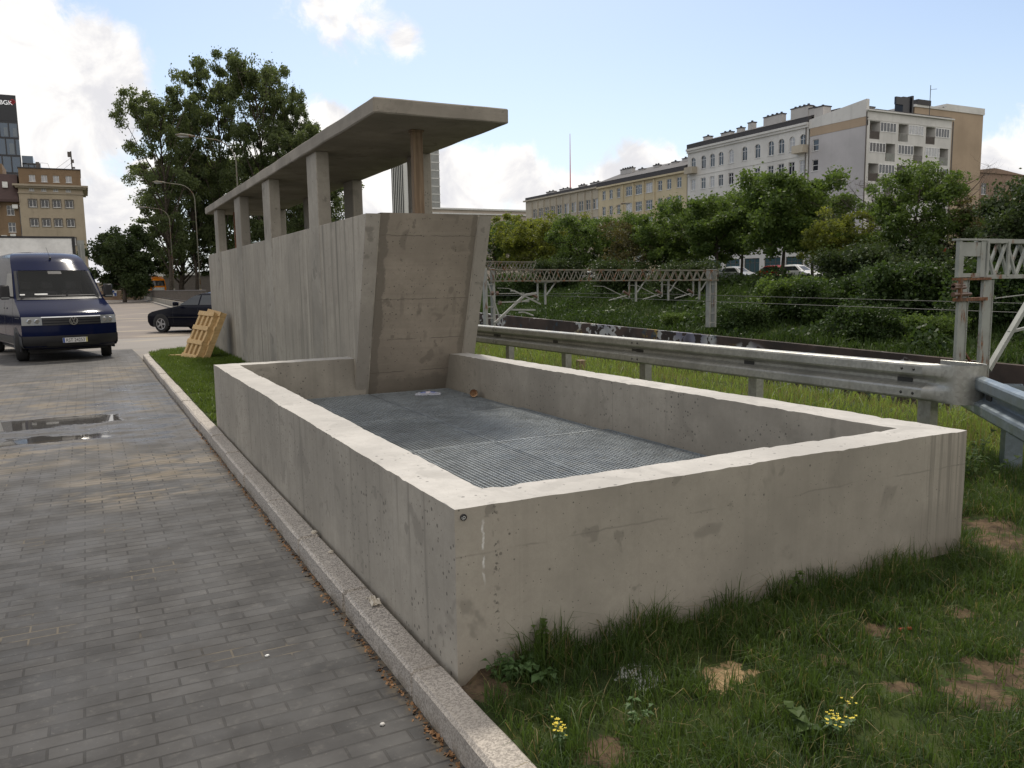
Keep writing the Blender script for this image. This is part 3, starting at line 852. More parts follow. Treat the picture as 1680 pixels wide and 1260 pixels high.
# the slanted cheek fronts: a lighter skin 4 mm proud, with ragged repair mortar beside it
for xa, xb in ((2.768,2.925),(4.135,4.292)):
    m = MB(); rows = []
    for k in range(31):
        z = .30+(2.449-.30)*k/30
        e = .018*noise.noise(Vector((xa*9, z*6, 2)))+.008*noise.noise(Vector((xa*9, z*19, 2)))
        L_, R2 = (xa, xb+e) if xa < 3 else (xa+e, xb)
        rows.append([(L_, yp(z)-.006, z), (L_+(R2-L_)*.3, yp(z)-.010, z), (L_+(R2-L_)*.7, yp(z)-.010, z), (R2, yp(z)-.005, z)])
    m.grid(rows)
    m.grid([[(r[-1]), (r[-1][0], r[-1][1]+.022, r[-1][2])] for r in rows]); m.grid([[(r[0][0], r[0][1]+.022, r[0][2]), r[0]] for r in rows])
    m.build('cheek_facing', M['cheek'], sh)
for y0, y1 in ((10.76,11.28),(13.84,14.42),(16.70,17.35),(19.74,20.24)):
    m = MB(); m.rbox(2.765,2.936,y0,y1,-.2,3.398,.2,.008,.0018); m.build('column', M['column'], sh)
    m = MB(); m.rbox(4.055,4.225,y0-.35,y1-.40,2.40,3.398,.2,.010,.003); m.build('column', M['column'], sh)
m = MB(); m.rbox(2.70,4.235,8.155,21.25,3.40,3.556,.22,.012,.005); m.build('roof_slab', M['slab'], sh)
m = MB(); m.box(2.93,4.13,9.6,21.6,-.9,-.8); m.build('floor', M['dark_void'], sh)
m = MB(); m.box(2.93,4.13,21.4,21.6,-.85,1.9); m.build('rear_wall', M['facade'], sh)
pr = thing('timber_prop', 'weathered square timber prop standing on the end wall under the roof slab', 'timber prop', (3.455, 8.93, 2.46))
m = MB(); m.rbox(3.385,3.505,8.87,8.95,2.463,3.375,.15,.003,.002); m.build('post', M['prop'], pr)
m = MB(); m.box(3.37,3.52,8.86,8.96,3.376,3.399); m.build('head_plate', M['prop'], pr)
for k, (x, w) in enumerate(((3.22,.05),(3.34,.11))):
    m = MB(); m.box(x, x+w, 20.35+.3*k, 20.41+.3*k, -.79, 3.399)
    tag(m.build('timber_board', M['board']), ('narrow reddish timber board' if k == 0 else 'wide reddish timber board')+' propped upright under the far end of the canopy', 'timber board')

# ---------------------------------------------------------------- guardrail
WP = [(.026,-.156),(.060,-.150),(.076,-.142),(.083,-.128),(.083,-.066),(.076,-.050),(.016,-.024),(.004,-.012),(.004,.012),(.016,.024),(.076,.050),(.083,.066),(.083,.128),(.076,.142),(.060,.150),(.026,.156)]
def sweep_rail(m, path, nrm, flat=None, th=.004):
    """path: list of (x,y,zc); nrm: outward unit normals; flat: 0..1 per station"""
    rows = []; back = []
    for i, (p, n) in enumerate(zip(path, nrm)):
        f = flat[i] if flat else 0
        rows.append([(p[0]+n[0]*(d*(1-f)+.045*f), p[1]+n[1]*(d*(1-f)+.045*f), p[2]+z) for d, z in WP])
        back.append([(p[0]+n[0]*(d*(1-f)+.045*f-th), p[1]+n[1]*(d*(1-f)+.045*f-th), p[2]+z*.985) for d, z in WP])
    m.grid(rows); m.grid(back, flip=True)
    for e in (0, -1): m.grid([rows[e], back[e]], flip=(e == 0))
    m.grid([[r[0] for r in rows],[r[0] for r in back]], flip=True); m.grid([[r[-1] for r in rows],[r[-1] for r in back]])
g1 = thing('guardrail', 'galvanised W beam guardrail running along the far side of the basin with a rounded end', 'guardrail', (6.1, 4.3, .15))
GX = 6.082
zc = lambda y: .955 - .155 - (y-8.5)*.0045
for y0, y1, off in ((4.30,8.40,.0),(8.30,12.35,.006),(12.25,16.3,.0),(16.2,20.3,.006),(20.2,24.3,0)):
    m = MB(); n = 10; yl = [y0+(y1-y0)*k/n for k in range(n+1)]
    sweep_rail(m, [(GX+off, y, zc(y)) for y in yl], [(-1,0)]*(n+1)); rl = m.build('rail', M['galv'], g1)
    for ye, sgn in ((y1, -1),) + (((y0, 1),) if y0 < 5 else ()):
        for dy in (.09,.20):
            for dz in (-.10,.10):
                c = Vector((GX+off-.084, ye+sgn*dy, zc(ye)+dz)); m = MB(); m.tube([c+Vector((.004,0,0)), c, c+Vector((-.008,0,0))], [.014,.013,.006], 8); m.build('bolt', M['bolt'], rl, True, 45)
    for ym in (y0+.22 if y0 < 5 else y0+.05, (y0+y1)/2, y1-.15):
        m = MB(); m.box(GX+off-.012, GX+off-.0045, ym-.07, ym+.07, zc(ym)-.022, zc(ym)+.022); m.build('slot_plate', M['bolt'], rl)
for yy in (4.41,6.41,8.34,10.27,12.09,14.0,16.0,18.0,20.0,22.0):
    m = MB(); x0 = GX+.10; z1 = zc(yy)+.12
    m.box(x0,x0+.006,yy-.06,yy+.06,-.25,z1); m.box(x0+.006,x0+.10,yy+.054,yy+.06,-.25,z1); m.box(x0+.006,x0+.10,yy-.06,yy-.054,-.25,z1)
    m.box(x0+.094,x0+.10,yy-.054,yy-.03,-.25,z1); m.box(x0+.094,x0+.10,yy+.03,yy+.054,-.25,z1)
    m.box(GX-.002,x0-.001,yy-.05,yy+.05,zc(yy)-.05,zc(yy)+.05)
    m.build('post', M['galv'], g1)
path = []; nr = []; fl = []
for y in (4.31,4.24,4.18): path.append((GX-.004, y, zc(4.3))); nr.append((-1,0)); fl.append((4.31-y)*6)
cx, cy, rr = GX+.115, 4.09, .115
for k in range(13):
    a = PI + k*PI/12*1.05
    path.append((cx+rr*math.cos(a), cy+rr*math.sin(a), zc(4.3))); nr.append((math.cos(a), math.sin(a))); fl.append(1)
path.append((cx+rr, 4.40, zc(4.3))); nr.append((1,0)); fl.append(1)
m = MB(); sweep_rail(m, path, nr, fl); m.build('end_terminal', M['galv'], g1, True, 50)

g2 = thing('guardrail', 'bluish newer guardrail section turning off beside the rounded end of the long one', 'guardrail', (5.95, 3.7, .1))
a0 = Vector((6.93,4.63,.872-.155)); a1 = Vector((4.95,2.64,.932-.155)); nn = Vector((-.709,.705,0))
m = MB(); n = 8; sweep_rail(m, [tuple(a0.lerp(a1, k/n)) for k in range(n+1)], [tuple(nn)]*(n+1)); rl = m.build('rail', M['galv_new'], g2)
dd = (a1-a0).normalized()
m = MB(); c = a0.lerp(a1, .42); m.obox(c+nn*.010, dd*.07, nn*.005, Vector((0,0,.022))); m.build('slot_plate', M['bolt'], rl)
for t in (.1,.17):
    for dz in (-.1,.1):
        c = a0.lerp(a1, t)+nn*.083+Vector((0,0,dz)); m = MB(); m.tube([c-nn*.003, c+nn*.004, c+nn*.010], [.014,.013,.006], 8); m.build('bolt', M['bolt'], rl)
for t in (.425,):
    c = a0.lerp(a1, t)-nn*.16; m = MB(); H = Vector((0,0,.52)); c.z = .33
    m.obox(c+nn*.06, dd*.07, nn*.004, H); m.obox(c+dd*.066, dd*.004, nn*.056, H); m.obox(c-dd*.066, dd*.004, nn*.056, H)
    m.obox(c-nn*.056+dd*.05, dd*.012, nn*.004, H); m.obox(c-nn*.056-dd*.05, dd*.012, nn*.004, H)
    m.obox(c+nn*.11+Vector((0,0,.39)), dd*.045, nn*.045, Vector((0,0,.05)))
    m.build('post', M['galv_new'], g2)

# ---------------------------------------------------------------- pallets
def pallet(B, L, W, label, ln=1.10, wd=.78):
    Lh = Vector(L).normalized(); Wh = (Vector(W)-Lh*Vector(W).dot(Lh)).normalized(); N = Lh.cross(Wh).normalized()
    t = thing('wooden_pallet', label, 'pallet', tuple(B), 0, 'wooden pallets leaning on the shelter wall')
    B = Vector(B)
    def bd(name, a0, a1, b0, b1, c0, c1):
        m = MB(); m.obox(B + Wh*(a0+a1)/2 + Lh*(b0+b1)/2 - N*(c0+c1)/2, Wh*(a1-a0)/2, Lh*(b1-b0)/2, N*(c1-c0)/2); m.build(name, M['pallet'], t, bevel=.003)
    for b in (.0,.335,.665,1.0): bd('cross_board', -.01, wd+.01, b, b+.10, 0, .022)
    for a in (.0,.225,.455,.68): bd('stringer', a, a+.10, .004, ln-.004, .0225, .118)
    for a in (.0,.17,.34,.51,.68): bd('deck_board', a-.005, a+.105, -.004, ln+.004, .1185, .14)
    return N
Lp, Wp = (.45,.10,.965), (-.16,.76,.13)
Np = pallet((1.955,18.46,.13), Lp, Wp, 'front wooden pallet leaning against the shelter wall on the grass')
B2 = Vector((1.955,18.46,.13)) - Np*.148 + Vector((.02,-.05,.05))
pallet(tuple(B2), (.42,.02,.965), (-.16,.80,.08), 'rear wooden pallet squeezed between the front pallet and the shelter wall')
m = MB(); m.beam((1.55,19.6,.16),(2.05,19.2,.18),.10,.022); tag(m.build('wood_offcut', M['pallet']), 'pale wood offcut lying flat on the lawn at the foot of the pallets', 'board')

# small litter
def lump(name, mat, c, r, label, cat, sq=.6):
    bm = bmesh.new(); bmesh.ops.create_icosphere(bm, subdivisions=2, radius=1)
    for v in bm.verts:
        k = 1+.35*noise.noise(v.co*1.7+Vector(c)*3); v.co = Vector((v.co.x*r*k, v.co.y*r*k*.8, v.co.z*r*k*sq))
    me = bpy.data.meshes.new(name); bm.to_mesh(me); bm.free(); me.materials.append(mat)
    tag(mesh_obj(name, me, None, c), label, cat)
lump('pebble', M['pebble'], (.895,2.866,.005), .010, 'pale grey pebble on the paving near the kerb in the foreground', 'pebble')
lump('pebble', M['white'], (.618,3.689,.004), .010, 'small white pebble on the paving left of the kerb', 'pebble')
lump('clod', M['paper'], (1.178,5.05,.128), .020, 'dry clod of earth on top of the kerb against the basin wall, farther one', 'clod')
lump('clod', M['paper'], (1.170,4.62,.128), .016, 'smaller dry clod on top of the kerb, nearer the crumpled paper', 'clod')
m = MB(); rows = []
for i in range(9):
    rows.append([(1.155+.045*(i/8-.5)+.012*noise.noise(Vector((i*.6,j*.7,4))), 3.77+.10*(j/8-.5)+.012*noise.noise(Vector((i*.7,j*.5,9))), .121+.035*abs(noise.noise(Vector((i*.45,j*.45,1))))+.010*math.sin(j*.8)**2) for j in range(9)])
m.grid(rows); o = m.build('crumpled_paper', M['paper']); s_ = o.modifiers.new('thick','SOLIDIFY'); s_.thickness = .002
tag(o, 'crumpled dirty paper scrap on the kerb against the basin wall', 'litter')
m = MB(); m.tube([(3.13,2.30,.115),(3.18,2.28,.118)], [.008,.008], 8); tag(m.build('red_cap', M['red_plastic'], None, True), 'small red plastic stub lying in the short grass', 'litter')
m = MB(); m.box(6.86,6.98,10.9,11.02,-.1,.42); sk = m.build('wooden_stake', M['prop'], bevel=.008); tag(sk, 'short brown wooden stake in the meadow behind the guardrail', 'stake')
# ---------------------------------------------------------------- grass
def blades(name, P, H, Wd, mat, lean=.35, droop=.4):
    """many bent blades as one mesh; P Nx3 roots, H heights, Wd widths"""
    n = len(P); a = rng.random(n)*2*PI; ca, sa = np.cos(a), np.sin(a)
    la = rng.random(n)*2*PI; ll = np.abs(rng.normal(0, lean, n))*H
    dx, dy = np.cos(la)*ll, np.sin(la)*ll
    v = np.zeros((n, 5, 3))
    w = Wd/2
    v[:,0,:] = P; v[:,1,:] = P; v[:,2,:] = P; v[:,3,:] = P; v[:,4,:] = P
    v[:,0,0] -= ca*w; v[:,0,1] -= sa*w; v[:,1,0] += ca*w; v[:,1,1] += sa*w
    mx, my, mz = dx*.45, dy*.45, H*.62
    v[:,2,0] += mx+ca*w*.75; v[:,2,1] += my+sa*w*.75; v[:,2,2] += mz
    v[:,3,0] += mx-ca*w*.75; v[:,3,1] += my-sa*w*.75; v[:,3,2] += mz
    dr = np.clip(1-droop*(ll/np.maximum(H,1e-4))*rng.random(n)*1.6, .35, 1.05)
    v[:,4,0] += dx*1.25; v[:,4,1] += dy*1.25; v[:,4,2] += H*dr
    b = np.arange(n)*5
    q = np.stack([b, b+1, b+2, b+3], 1); t = np.stack([b+3, b+2, b+4], 1)
    o = mesh_obj(name, np_mesh(name, v.reshape(-1,3), q, t, [mat], True)); return o

def dens_mask(x, y, discs, pad=0.0):
    k = np.ones(len(x))
    for cx, cy, r in discs:
        d = np.hypot(x-cx, y-cy)/(r+pad); k = np.minimum(k, np.clip((d-.72)/.35, .0, 1))
    return k

def fnoise(x, y, s, o=0):
    return np.array([noise.noise(Vector((a*s, b*s, o))) for a, b in zip(x, y)])

GZ = lambda x, y: np.array([gh(a, b) for a, b in zip(x, y)])
# turf in front of the basin and round its right end
N = 240000
x = 1.21+rng.random(N)*5.4; y = .7+rng.random(N)*4.2
ok = ((y < 2.855) | (x > 4.44)) & (y < 4.6)
# only what can be looked at: keep the density up near the camera
near = np.hypot(x, y)
ok &= rng.random(N) < np.clip(1.5-near/9, .4, 1)
x, y = x[ok], y[ok]
cl = fnoise(x, y, 2.6, 2)*.7+fnoise(x, y, 8, 5)*.5
wx_ = fnoise(x, y, 9, 11)*.10+fnoise(x, y, 24, 12)*.05; wy_ = fnoise(x, y, 9, 13)*.10+fnoise(x, y, 24, 14)*.05
bare = dens_mask(x+wx_, y+wy_, DIRT+SAND, .0)
keep = rng.random(len(x)) < np.clip(.72+1.1*cl, .12, 1)*np.clip(bare*1.1+.05, 0, 1)
x, y, cl = x[keep], y[keep], cl[keep]
wall_d = np.where(x < 4.42, 2.87-y, 9)
h = (.05+.075*rng.random(len(x)))*(1+1.0*np.clip(cl, -.4, .8))
trod = np.clip((x-2.6)/.9, 0, 1)*np.clip((2.55-y)/.4, 0, 1)
h *= 1-.45*trod
edge = np.clip(1-wall_d/.22, 0, 1); h += edge*rng.random(len(x))*.15*(fnoise(x, y*0, 3.1, 7) > -.1)
P = np.stack([x, y, GZ(x, y)-.004], 1)
g = rng.random(len(x)) < .93
o = blades('grass', P[g], h[g], .0030+.0022*rng.random(g.sum()), M['grass'], .55, .7)
tag(o, 'tufted dark green grass growing in front of the basin wall', 'grass', kind='stuff')
o = blades('dry_grass', P[~g], h[~g]*1.1, .0030+.001*rng.random((~g).sum()), M['grass_dry'], .8, .8)
tag(o, 'dry straw coloured blades mixed into the grass before the basin', 'grass', kind='stuff')
# lawn strip between kerb and shelter
N = 60000; x = 1.22+rng.random(N)*1.54; y = 9.74+rng.random(N)**1.15*12.5
ok = y < 21.0+(x-1.1)*1.42; x, y = x[ok], y[ok]
bare = dens_mask(x, y, ((1.32,10.6,.16),(1.3,11.6,.14),(1.33,12.8,.22),(1.3,14.3,.18),(1.3,9.9,.1)), .05)
k = rng.random(len(x)) < np.clip(bare+.06, 0, 1); x, y = x[k], y[k]
h = (.05+.05*rng.random(len(x)))*(1+.6*fnoise(x, y, 1.7, 3)+.6*np.clip((x-2.3)/.5, 0, 1))
o = blades('lawn', np.stack([x, y, GZ(x, y)-.004], 1), h, .006+.004*rng.random(len(x)), M['lawn'], .6, .6)
tag(o, 'bright green lawn strip between the kerb and the shelter wall', 'lawn', kind='stuff')
# tall meadow round the guardrail
N = 60000; x = 4.45+rng.random(N)**.8*6.6; y = 3.9+rng.random(N)**1.1*24
x2 = 6.6+rng.random(9000)*3.5; y2 = .5+rng.random(9000)*4.5; x = np.concatenate([x, x2]); y = np.concatenate([y, y2])
ok = (x > 4.5) & ~((x < 6.0) & (y < 4.0)); x, y = x[ok], y[ok]
cl = fnoise(x, y, .7, 4)
h = (.13+.25*rng.random(len(x))**1.6)*(1+.7*cl)*np.where(x < 5.9, .7, 1.0)*np.where((x < 5.9) & (y < 5.5), .7, 1)
h = np.minimum(h, np.where(x < 6.6, .46, .5))*np.where(x > 7.6, .55, 1.0)
P = np.stack([x, y, GZ(x, y)-.01], 1); g = rng.random(len(x)) < .86; g &= ~((cl < -.25) & (rng.random(len(x)) < .6))
o = blades('dry_meadow', P[~g], h[~g]*1.12, .004+.003*rng.random((~g).sum()), M['grass_dry'], .4, .3); tag(o, 'dry pale stalks standing among the meadow grass by the guardrail', 'meadow', kind='stuff')
o = blades('meadow_grass', P[g], h[g], .006+.006*rng.random(g.sum()), M['meadow'], .5, .6)
tag(o, 'tall sunlit yellow green meadow grass on both sides of the guardrail', 'meadow', kind='stuff')
# far railway bank and the near slope of the cutting
N = 52000; x = 29.75+rng.random(N)*15; y = -4+rng.random(N)*80
cl = fnoise(x, y, .25, 6); h = (.22+.35*rng.random(N))*(1+.8*cl)
o = blades('bank_grass', np.stack([x, y, GZ(x, y)-.03], 1), h, .035+.05*rng.random(N), M['bank_grass'], .55, .6)
tag(o, 'long shaded grass covering the far railway bank above the graffiti wall', 'bank grass', kind='stuff')
N = 16000; x = 8.6+rng.random(N)*9; y = -3+rng.random(N)*55
h = .2+.3*rng.random(N)
o = blades('slope_grass', np.stack([x, y, GZ(x, y)-.03], 1), h, .02+.03*rng.random(N), M['meadow'], .5, .6)
tag(o, 'rough grass on the near slope of the railway cutting', 'slope grass', kind='stuff')

# ---------------------------------------------------------------- leaves, weeds, flowers
def leaf_quads(C, size, up=.3, elong=1.5):
    n = len(C); nrm = rng.normal(size=(n,3)); nrm[:,2] += up; nrm /= np.linalg.norm(nrm, axis=1)[:,None]
    t = rng.normal(size=(n,3)); t -= nrm*(t*nrm).sum(1)[:,None]; t /= np.linalg.norm(t, axis=1)[:,None]
    b = np.cross(nrm, t); s = (size*(.6+.8*rng.random(n)))[:,None]
    v = np.stack([C-t*s*elong*.5, C-b*s*.5*1.0+nrm*s*.08, C+t*s*elong*.5, C+b*s*.5+nrm*s*.08], 1)
    return v.reshape(-1,3), np.arange(n*4).reshape(-1,4)

def weed(name, label, loc, h, nl, ls, mat, cat='weed', flowers=0, spread=.06, broad=1.0):
    t = thing(name, label, cat, loc)
    m = MB(); C = []; tips = []
    ns = max(2, nl//9)
    for k in range(ns):
        a = rng.random()*2*PI; r = spread*rng.random(); hh = h*(.6+.4*rng.random())
        p0 = Vector((math.cos(a)*r*.3, math.sin(a)*r*.3, -.02)); p1 = Vector((math.cos(a)*r*.8, math.sin(a)*r*.8, hh*.55)); p2 = Vector((math.cos(a)*r*1.3, math.sin(a)*r*1.3, hh))
        m.tube([p0,p1,p2], [.0028,.002,.0012], 5); tips.append(p2)
        for q in range(nl//ns):
            f = .12+.88*rng.random(); b = p0.lerp(p1, min(1,f*2)) if f < .5 else p1.lerp(p2, f*2-1)
            an = rng.random()*2*PI; C.append((b, an))
    m.build('stem', M['weed'], t, world=False)
    m = MB()
    for b, an in C:
        s = ls*.72*(.6+.7*rng.random()); d = Vector((math.cos(an), math.sin(an), .25*rng.normal())); d.normalize(); w = Vector((-d.y, d.x, 0))*s*.30*broad
        e = b+d*s; mid = b+d*s*.45+Vector((0,0,s*.16)); e.z -= s*.12
        m.add([b, mid+w, e, mid-w, mid+Vector((0,0,-s*.05))], [(0,4,1),(1,4,2),(2,4,3),(3,4,0)])
    m.build('leaf_cluster', mat, t, world=False)
    if flowers:
        m = MB()
        for k in range(flowers):
            c = tips[k % len(tips)]+Vector((rng.normal()*.012, rng.normal()*.012, .006+rng.random()*.02)); 
            for q in range(4):
                a = q*PI/2+rng.random()*.3; d = Vector((math.cos(a), math.sin(a), .35))*.0042; w = Vector((-d.y, d.x, 0))*.5
                m.add([c, c+d+w, c+d*1.3, c+d-w], [(0,1,2,3)])
        m.build('flower_head', M['petal'], t, world=False)
    return t
weed('nettle_plant', 'nettle with dark pointed leaves standing against the basin front wall', (1.59,2.84,.13), .17, 40, .055, M['leaf_mid'], 'nettle', 0, .05, 1.3)
weed('leafy_weed', 'pale green leafy weed at the corner of basin and kerb', (1.385,2.78,.11), .12, 70, .05, M['weed'], 'weed', 0, .10)
weed('leafy_weed', 'low broad leaved weed between corner weed and nettle', (1.50,2.70,.11), .07, 50, .055, M['weed'], 'weed', 0, .11, 1.4)
weed('leafy_weed', 'small weed rising out of the grass along the front wall midway', (3.03,2.83,.12), .13, 30, .055, M['leaf_mid'], 'weed', 0, .07, 1.3)
weed('leafy_weed', 'feathery grey green weed in the grass near the bottom edge', (1.62,2.25,.10), .08, 40, .04, M['weed'], 'weed', 0, .09)
weed('yellow_flower', 'small yellow flowering plant beside the kerb at the bottom of the picture', (1.335,2.27,.09), .085, 40, .035, M['weed'], 'flowers', 26, .05)
weed('yellow_flower', 'spreading yellow flowering plant in the grass right of centre', (2.245,1.90,.10), .075, 60, .05, M['weed'], 'flowers', 34, .09)
weed('broad_leaf_plant', 'upright broad leaved plant left of the spreading yellow flowers', (2.10,1.93,.10), .09, 22, .07, M['leaf_mid'], 'plant', 0, .07, 1.5)
weed('tall_yellow_flower', 'tall yellow bloom in the meadow just below the rail', (6.6,12.1,.15), .36, 30, .06, M['leaf_mid'], 'flowers', 30, .12)
weed('tall_yellow_flower', 'cluster of yellow bloom in the meadow close to the shelter', (6.55,12.75,.15), .26, 30, .06, M['leaf_mid'], 'flowers', 30, .16)
weed('dock_plant', 'bushy dock with pale flower spikes beside the basin right corner', (5.15,4.1,.16), .42, 120, .10, M['leaf_mid'], 'plant', 0, .30, 1.3)
weed('dock_plant', 'leafy bramble tangle under the newer guardrail post', (5.75,3.75,.16), .34, 160, .08, M['leaf_mid'], 'plant', 0, .40, 1.4)

# ---------------------------------------------------------------- trees
def make_tree(name, h, cr, cb, nleaf, ls, leafm, kind='broad', seed=1, tr=.02, gap=.0, droop=0):
    """local meshes (trunk with limbs, crown of leaves); h height, cr crown radius, cb crown base"""
    global rng
    rs = np.random.default_rng(seed); rnd = random.Random(seed)
    m = MB(); clumps = []
    lean = Vector((rnd.uniform(-.04,.04), rnd.uniform(-.04,.04), 0))
    def tp(z): return Vector((lean.x*z+.25*cr*.15*math.sin(z*.7+seed), lean.y*z+.2*cr*.15*math.cos(z*.6+seed), z))
    nz2 = 9; zt = h*(.88 if kind != 'broad' else .7)
    m.tube([tp(zt*k/nz2) - Vector((0,0,.25 if k == 0 else 0)) for k in range(nz2+1)], [h*tr*(1.25 if k == 0 else 1)*(1-.85*k/nz2) for k in range(nz2+1)], 8)
    nl = {'broad':22,'poplar':40,'bush':16,'bare':26}[kind]
    for i in range(nl):
        t = (i+rnd.random()*.8)/nl; z = cb*.85+(zt-cb*.85)*t
        a = i*2.399+rnd.uniform(-.5,.5)
        zz = (z-cb)/(h-cb)
        if kind == 'poplar': rad = cr*(.35+.75*math.sin(PI*min(1,max(.05,zz*.85+.12))))*rnd.uniform(.5,1.1); rise = rnd.uniform(1.1,2.2)*rad*.9
        elif kind == 'bush': rad = cr*rnd.uniform(.5,1.0); rise = h*.35*rnd.random()
        else: rad = cr*(.35+.70*math.sin(PI*min(1,max(.08,zz*.75+.25))))*rnd.uniform(.65,1.1); rise = rnd.uniform(.25,.75)*rad
        p0 = tp(z); p3 = p0+Vector((math.cos(a)*rad, math.sin(a)*rad, rise)); p3.z = min(p3.z, h*rnd.uniform(.93,1.0))
        pm = p0.lerp(p3, .5)+Vector((rnd.uniform(-.1,.1)*rad, rnd.uniform(-.1,.1)*rad, -.08*rad+(.12*rad if kind == 'poplar' else 0)))
        r0 = h*tr*.42*(1-.5*t)
        m.tube([p0, pm, p3], [r0, r0*.6, r0*.18], 5)
        clumps += [(p3, 1.0), (p0.lerp(p3, .72), .9), (pm, .7 if kind != 'bare' else .3)]
        for q in range(4 if kind != 'bare' else 7):
            s0 = pm.lerp(p3, rnd.random()); d = Vector((rnd.gauss(0,1), rnd.gauss(0,1), rnd.gauss(.35,.6))).normalized()*rad*rnd.uniform(.25,.55)
            e = s0+d; e.z = min(e.z, h*1.02)
            m.tube([s0, s0.lerp(e,.5)+d.cross(Vector((0,0,1)))*.12, e], [r0*.3, r0*.2, r0*.08], 4); clumps.append((e, .8))
            if kind == 'bare':
                for w in range(4):
                    s1 = s0.lerp(e, rnd.random()); e2 = s1+Vector((rnd.gauss(0,1), rnd.gauss(0,1), rnd.gauss(.5,.5))).normalized()*rad*.28
                    m.tube([s1, e2], [r0*.12, r0*.05], 3)
    if kind == 'poplar' or kind == 'broad': clumps += [(tp(zt)+Vector((0,0,h*.06)), 1.0)]
    trunk = m.mesh(name+'_trunk', [M['bark']], True)
    if nleaf == 0: return trunk, None
    wts = np.array([c[1]*rs.uniform(.35,1.3) for c in clumps]); cnt = (wts/wts.sum()*nleaf).astype(int)
    Cs = []
    for (p, s), n in zip(clumps, cnt):
        if rs.random() < gap: continue
        rr = cr*({'poplar':.145,'broad':.19,'bush':.26,'bare':.15}[kind])*rs.uniform(.7,1.35)
        d = rs.normal(size=(n,3)); d /= np.maximum(np.linalg.norm(d,axis=1)[:,None],1e-6); rad = rs.random(n)**.45
        q = d*rad[:,None]*rr*np.array([1.15,1.15,.8]); Cs.append(q+np.array(p))
        # twiggy outliers
        k = max(1, n//10); Cs.append(np.array(p)+rs.normal(size=(k,3))*rr*.62)
    C = np.concatenate(Cs); C = C[C[:,2] > max(.05, cb*.35)]
    old = rng; rng = rs; v, q = leaf_quads(C, ls); rng = old
    crown = np_mesh(name+'_crown', v, q, None, [leafm])
    return trunk, crown

def plant_tree(name, label, cat, meshes, loc, rz=0, s=1.0, group=None, sz=None):
    t = thing(name, label, cat, loc, rz, group)
    t.scale = (s, s, sz or s)
    mesh_obj('trunk', meshes[0], t)
    if meshes[1]: mesh_obj('crown', meshes[1], t)
    return t

# poplars and the small round tree beyond the fence on the left
T_p1 = make_tree('poplar_a', 25, 5.2, 3.0, 50000, .19, M['leaf_poplar'], 'poplar', 11, .015, .36)
T_p2 = make_tree('poplar_b', 27, 5.8, 3.0, 56000, .19, M['leaf_poplar'], 'poplar', 5, .015, .32)
T_p3 = make_tree('poplar_c', 21, 5.4, 2.0, 44000, .19, M['leaf_poplar'], 'poplar', 23, .015, .26)
T_rd = make_tree('round_tree', 9.5, 3.1, 1.0, 24000, .18, M['leaf_dark'], 'broad', 31, .022, .04)
GT = 'tall poplars beyond the fence on the left'
def poplar(label, meshes, px, ptop, Y, hm, rz, wide=1.0):
    p = at_y(px, 470, Y); zt = at_y(px, ptop, Y).z; s = (zt+.1)/hm
    plant_tree('poplar_tree', label, 'tree', meshes, (p.x, Y, -.15), rz, s*wide, GT, s)
poplar('leftmost tall poplar with loose open crown behind the street lamps', T_p1, 282, 150, 106, 25, .3, .80)
poplar('tallest poplar standing behind the nearest street lamp', T_p2, 442, 100, 108, 27, 1.2, .74)
poplar('poplar with a pointed top just left of the tallest one', T_p1, 372, 112, 112, 25, 3.3, .66)
poplar('slim poplar between the pointed one and the open crowned leftmost one', T_p2, 322, 175, 114, 27, 5.1, .62)
poplar('slim poplar right of the tallest one, behind the canopy edge', T_p1, 487, 150, 110, 25, 2.1, .55)
poplar('right hand poplar of the group, its crown showing above the canopy roof', T_p3, 512, 208, 104, 21, 2.2, .8)
poplar('low poplar crown seen between the canopy columns', T_p3, 530, 290, 100, 21, 4.1, 1.25)
poplar('dense dark poplar low on the left of the group beside the lamps', T_p3, 300, 270, 118, 21, .5, 1.45)
poplar('second low poplar behind the far end of the canopy', T_p3, 395, 255, 120, 21, 2.9, 1.3)
plant_tree('round_tree', 'dark round crowned tree to the right of the van', 'tree', T_rd, (3.7,98,-.1), 0, .98, GT)
plant_tree('round_tree', 'thinner dark tree right behind the round crowned one', 'tree', T_rd, (5.4,112,-.1), 2, .80, GT)

# trees on the street side of the far bank
T_a = make_tree('ash_a', 10, 3.7, 3.2, 24000, .17, M['leaf_mid'], 'broad', 41, .018, .26)
T_b = make_tree('ash_b', 9, 3.4, 2.4, 20000, .17, M['leaf_mid'], 'broad', 47, .018, .24)
T_y = make_tree('maple', 7, 3.0, 1.6, 14000, .16, M['leaf_yellow'], 'broad', 53, .018, .2)
T_o = make_tree('thin_tree', 8.5, 3.4, 1.8, 8000, .16, M['leaf_brown'], 'broad', 59, .018, .3)
T_t = make_tree('tall_ash', 12.5, 3.6, 3.8, 22000, .17, M['leaf_mid'], 'broad', 61, .015, .34)
T_n = make_tree('bare_tree', 9, 3.3, 2.2, 0, .2, M['leaf_brown'], 'bare', 67, .016)
T_d = make_tree('edge_tree', 10, 3.4, 1.5, 22000, .17, M['leaf_dark'], 'broad', 71, .018, .12)
GB = 'trees on the far bank along the street'
def bank_tree(name, label, meshes, px, ptop, X, hm, rz, cat='tree'):
    p = at_x(px, 455, X); z0 = gh(X, p.y)-.15; zt = at_x(px, ptop, X).z
    s = (zt-z0)/hm; return plant_tree(name, label, cat, meshes, (X, p.y, z0), rz, max(.46, s*1.02), GB, s)
bank_tree('ash_tree', 'slim dark tree just right of the leaning end wall', T_b, 812, 352, 42.5, 9, .4)
bank_tree('maple_tree', 'yellow green tree furthest left along the far bank, next to the slim dark one', T_y, 872, 352, 42.5, 7, 1.2)
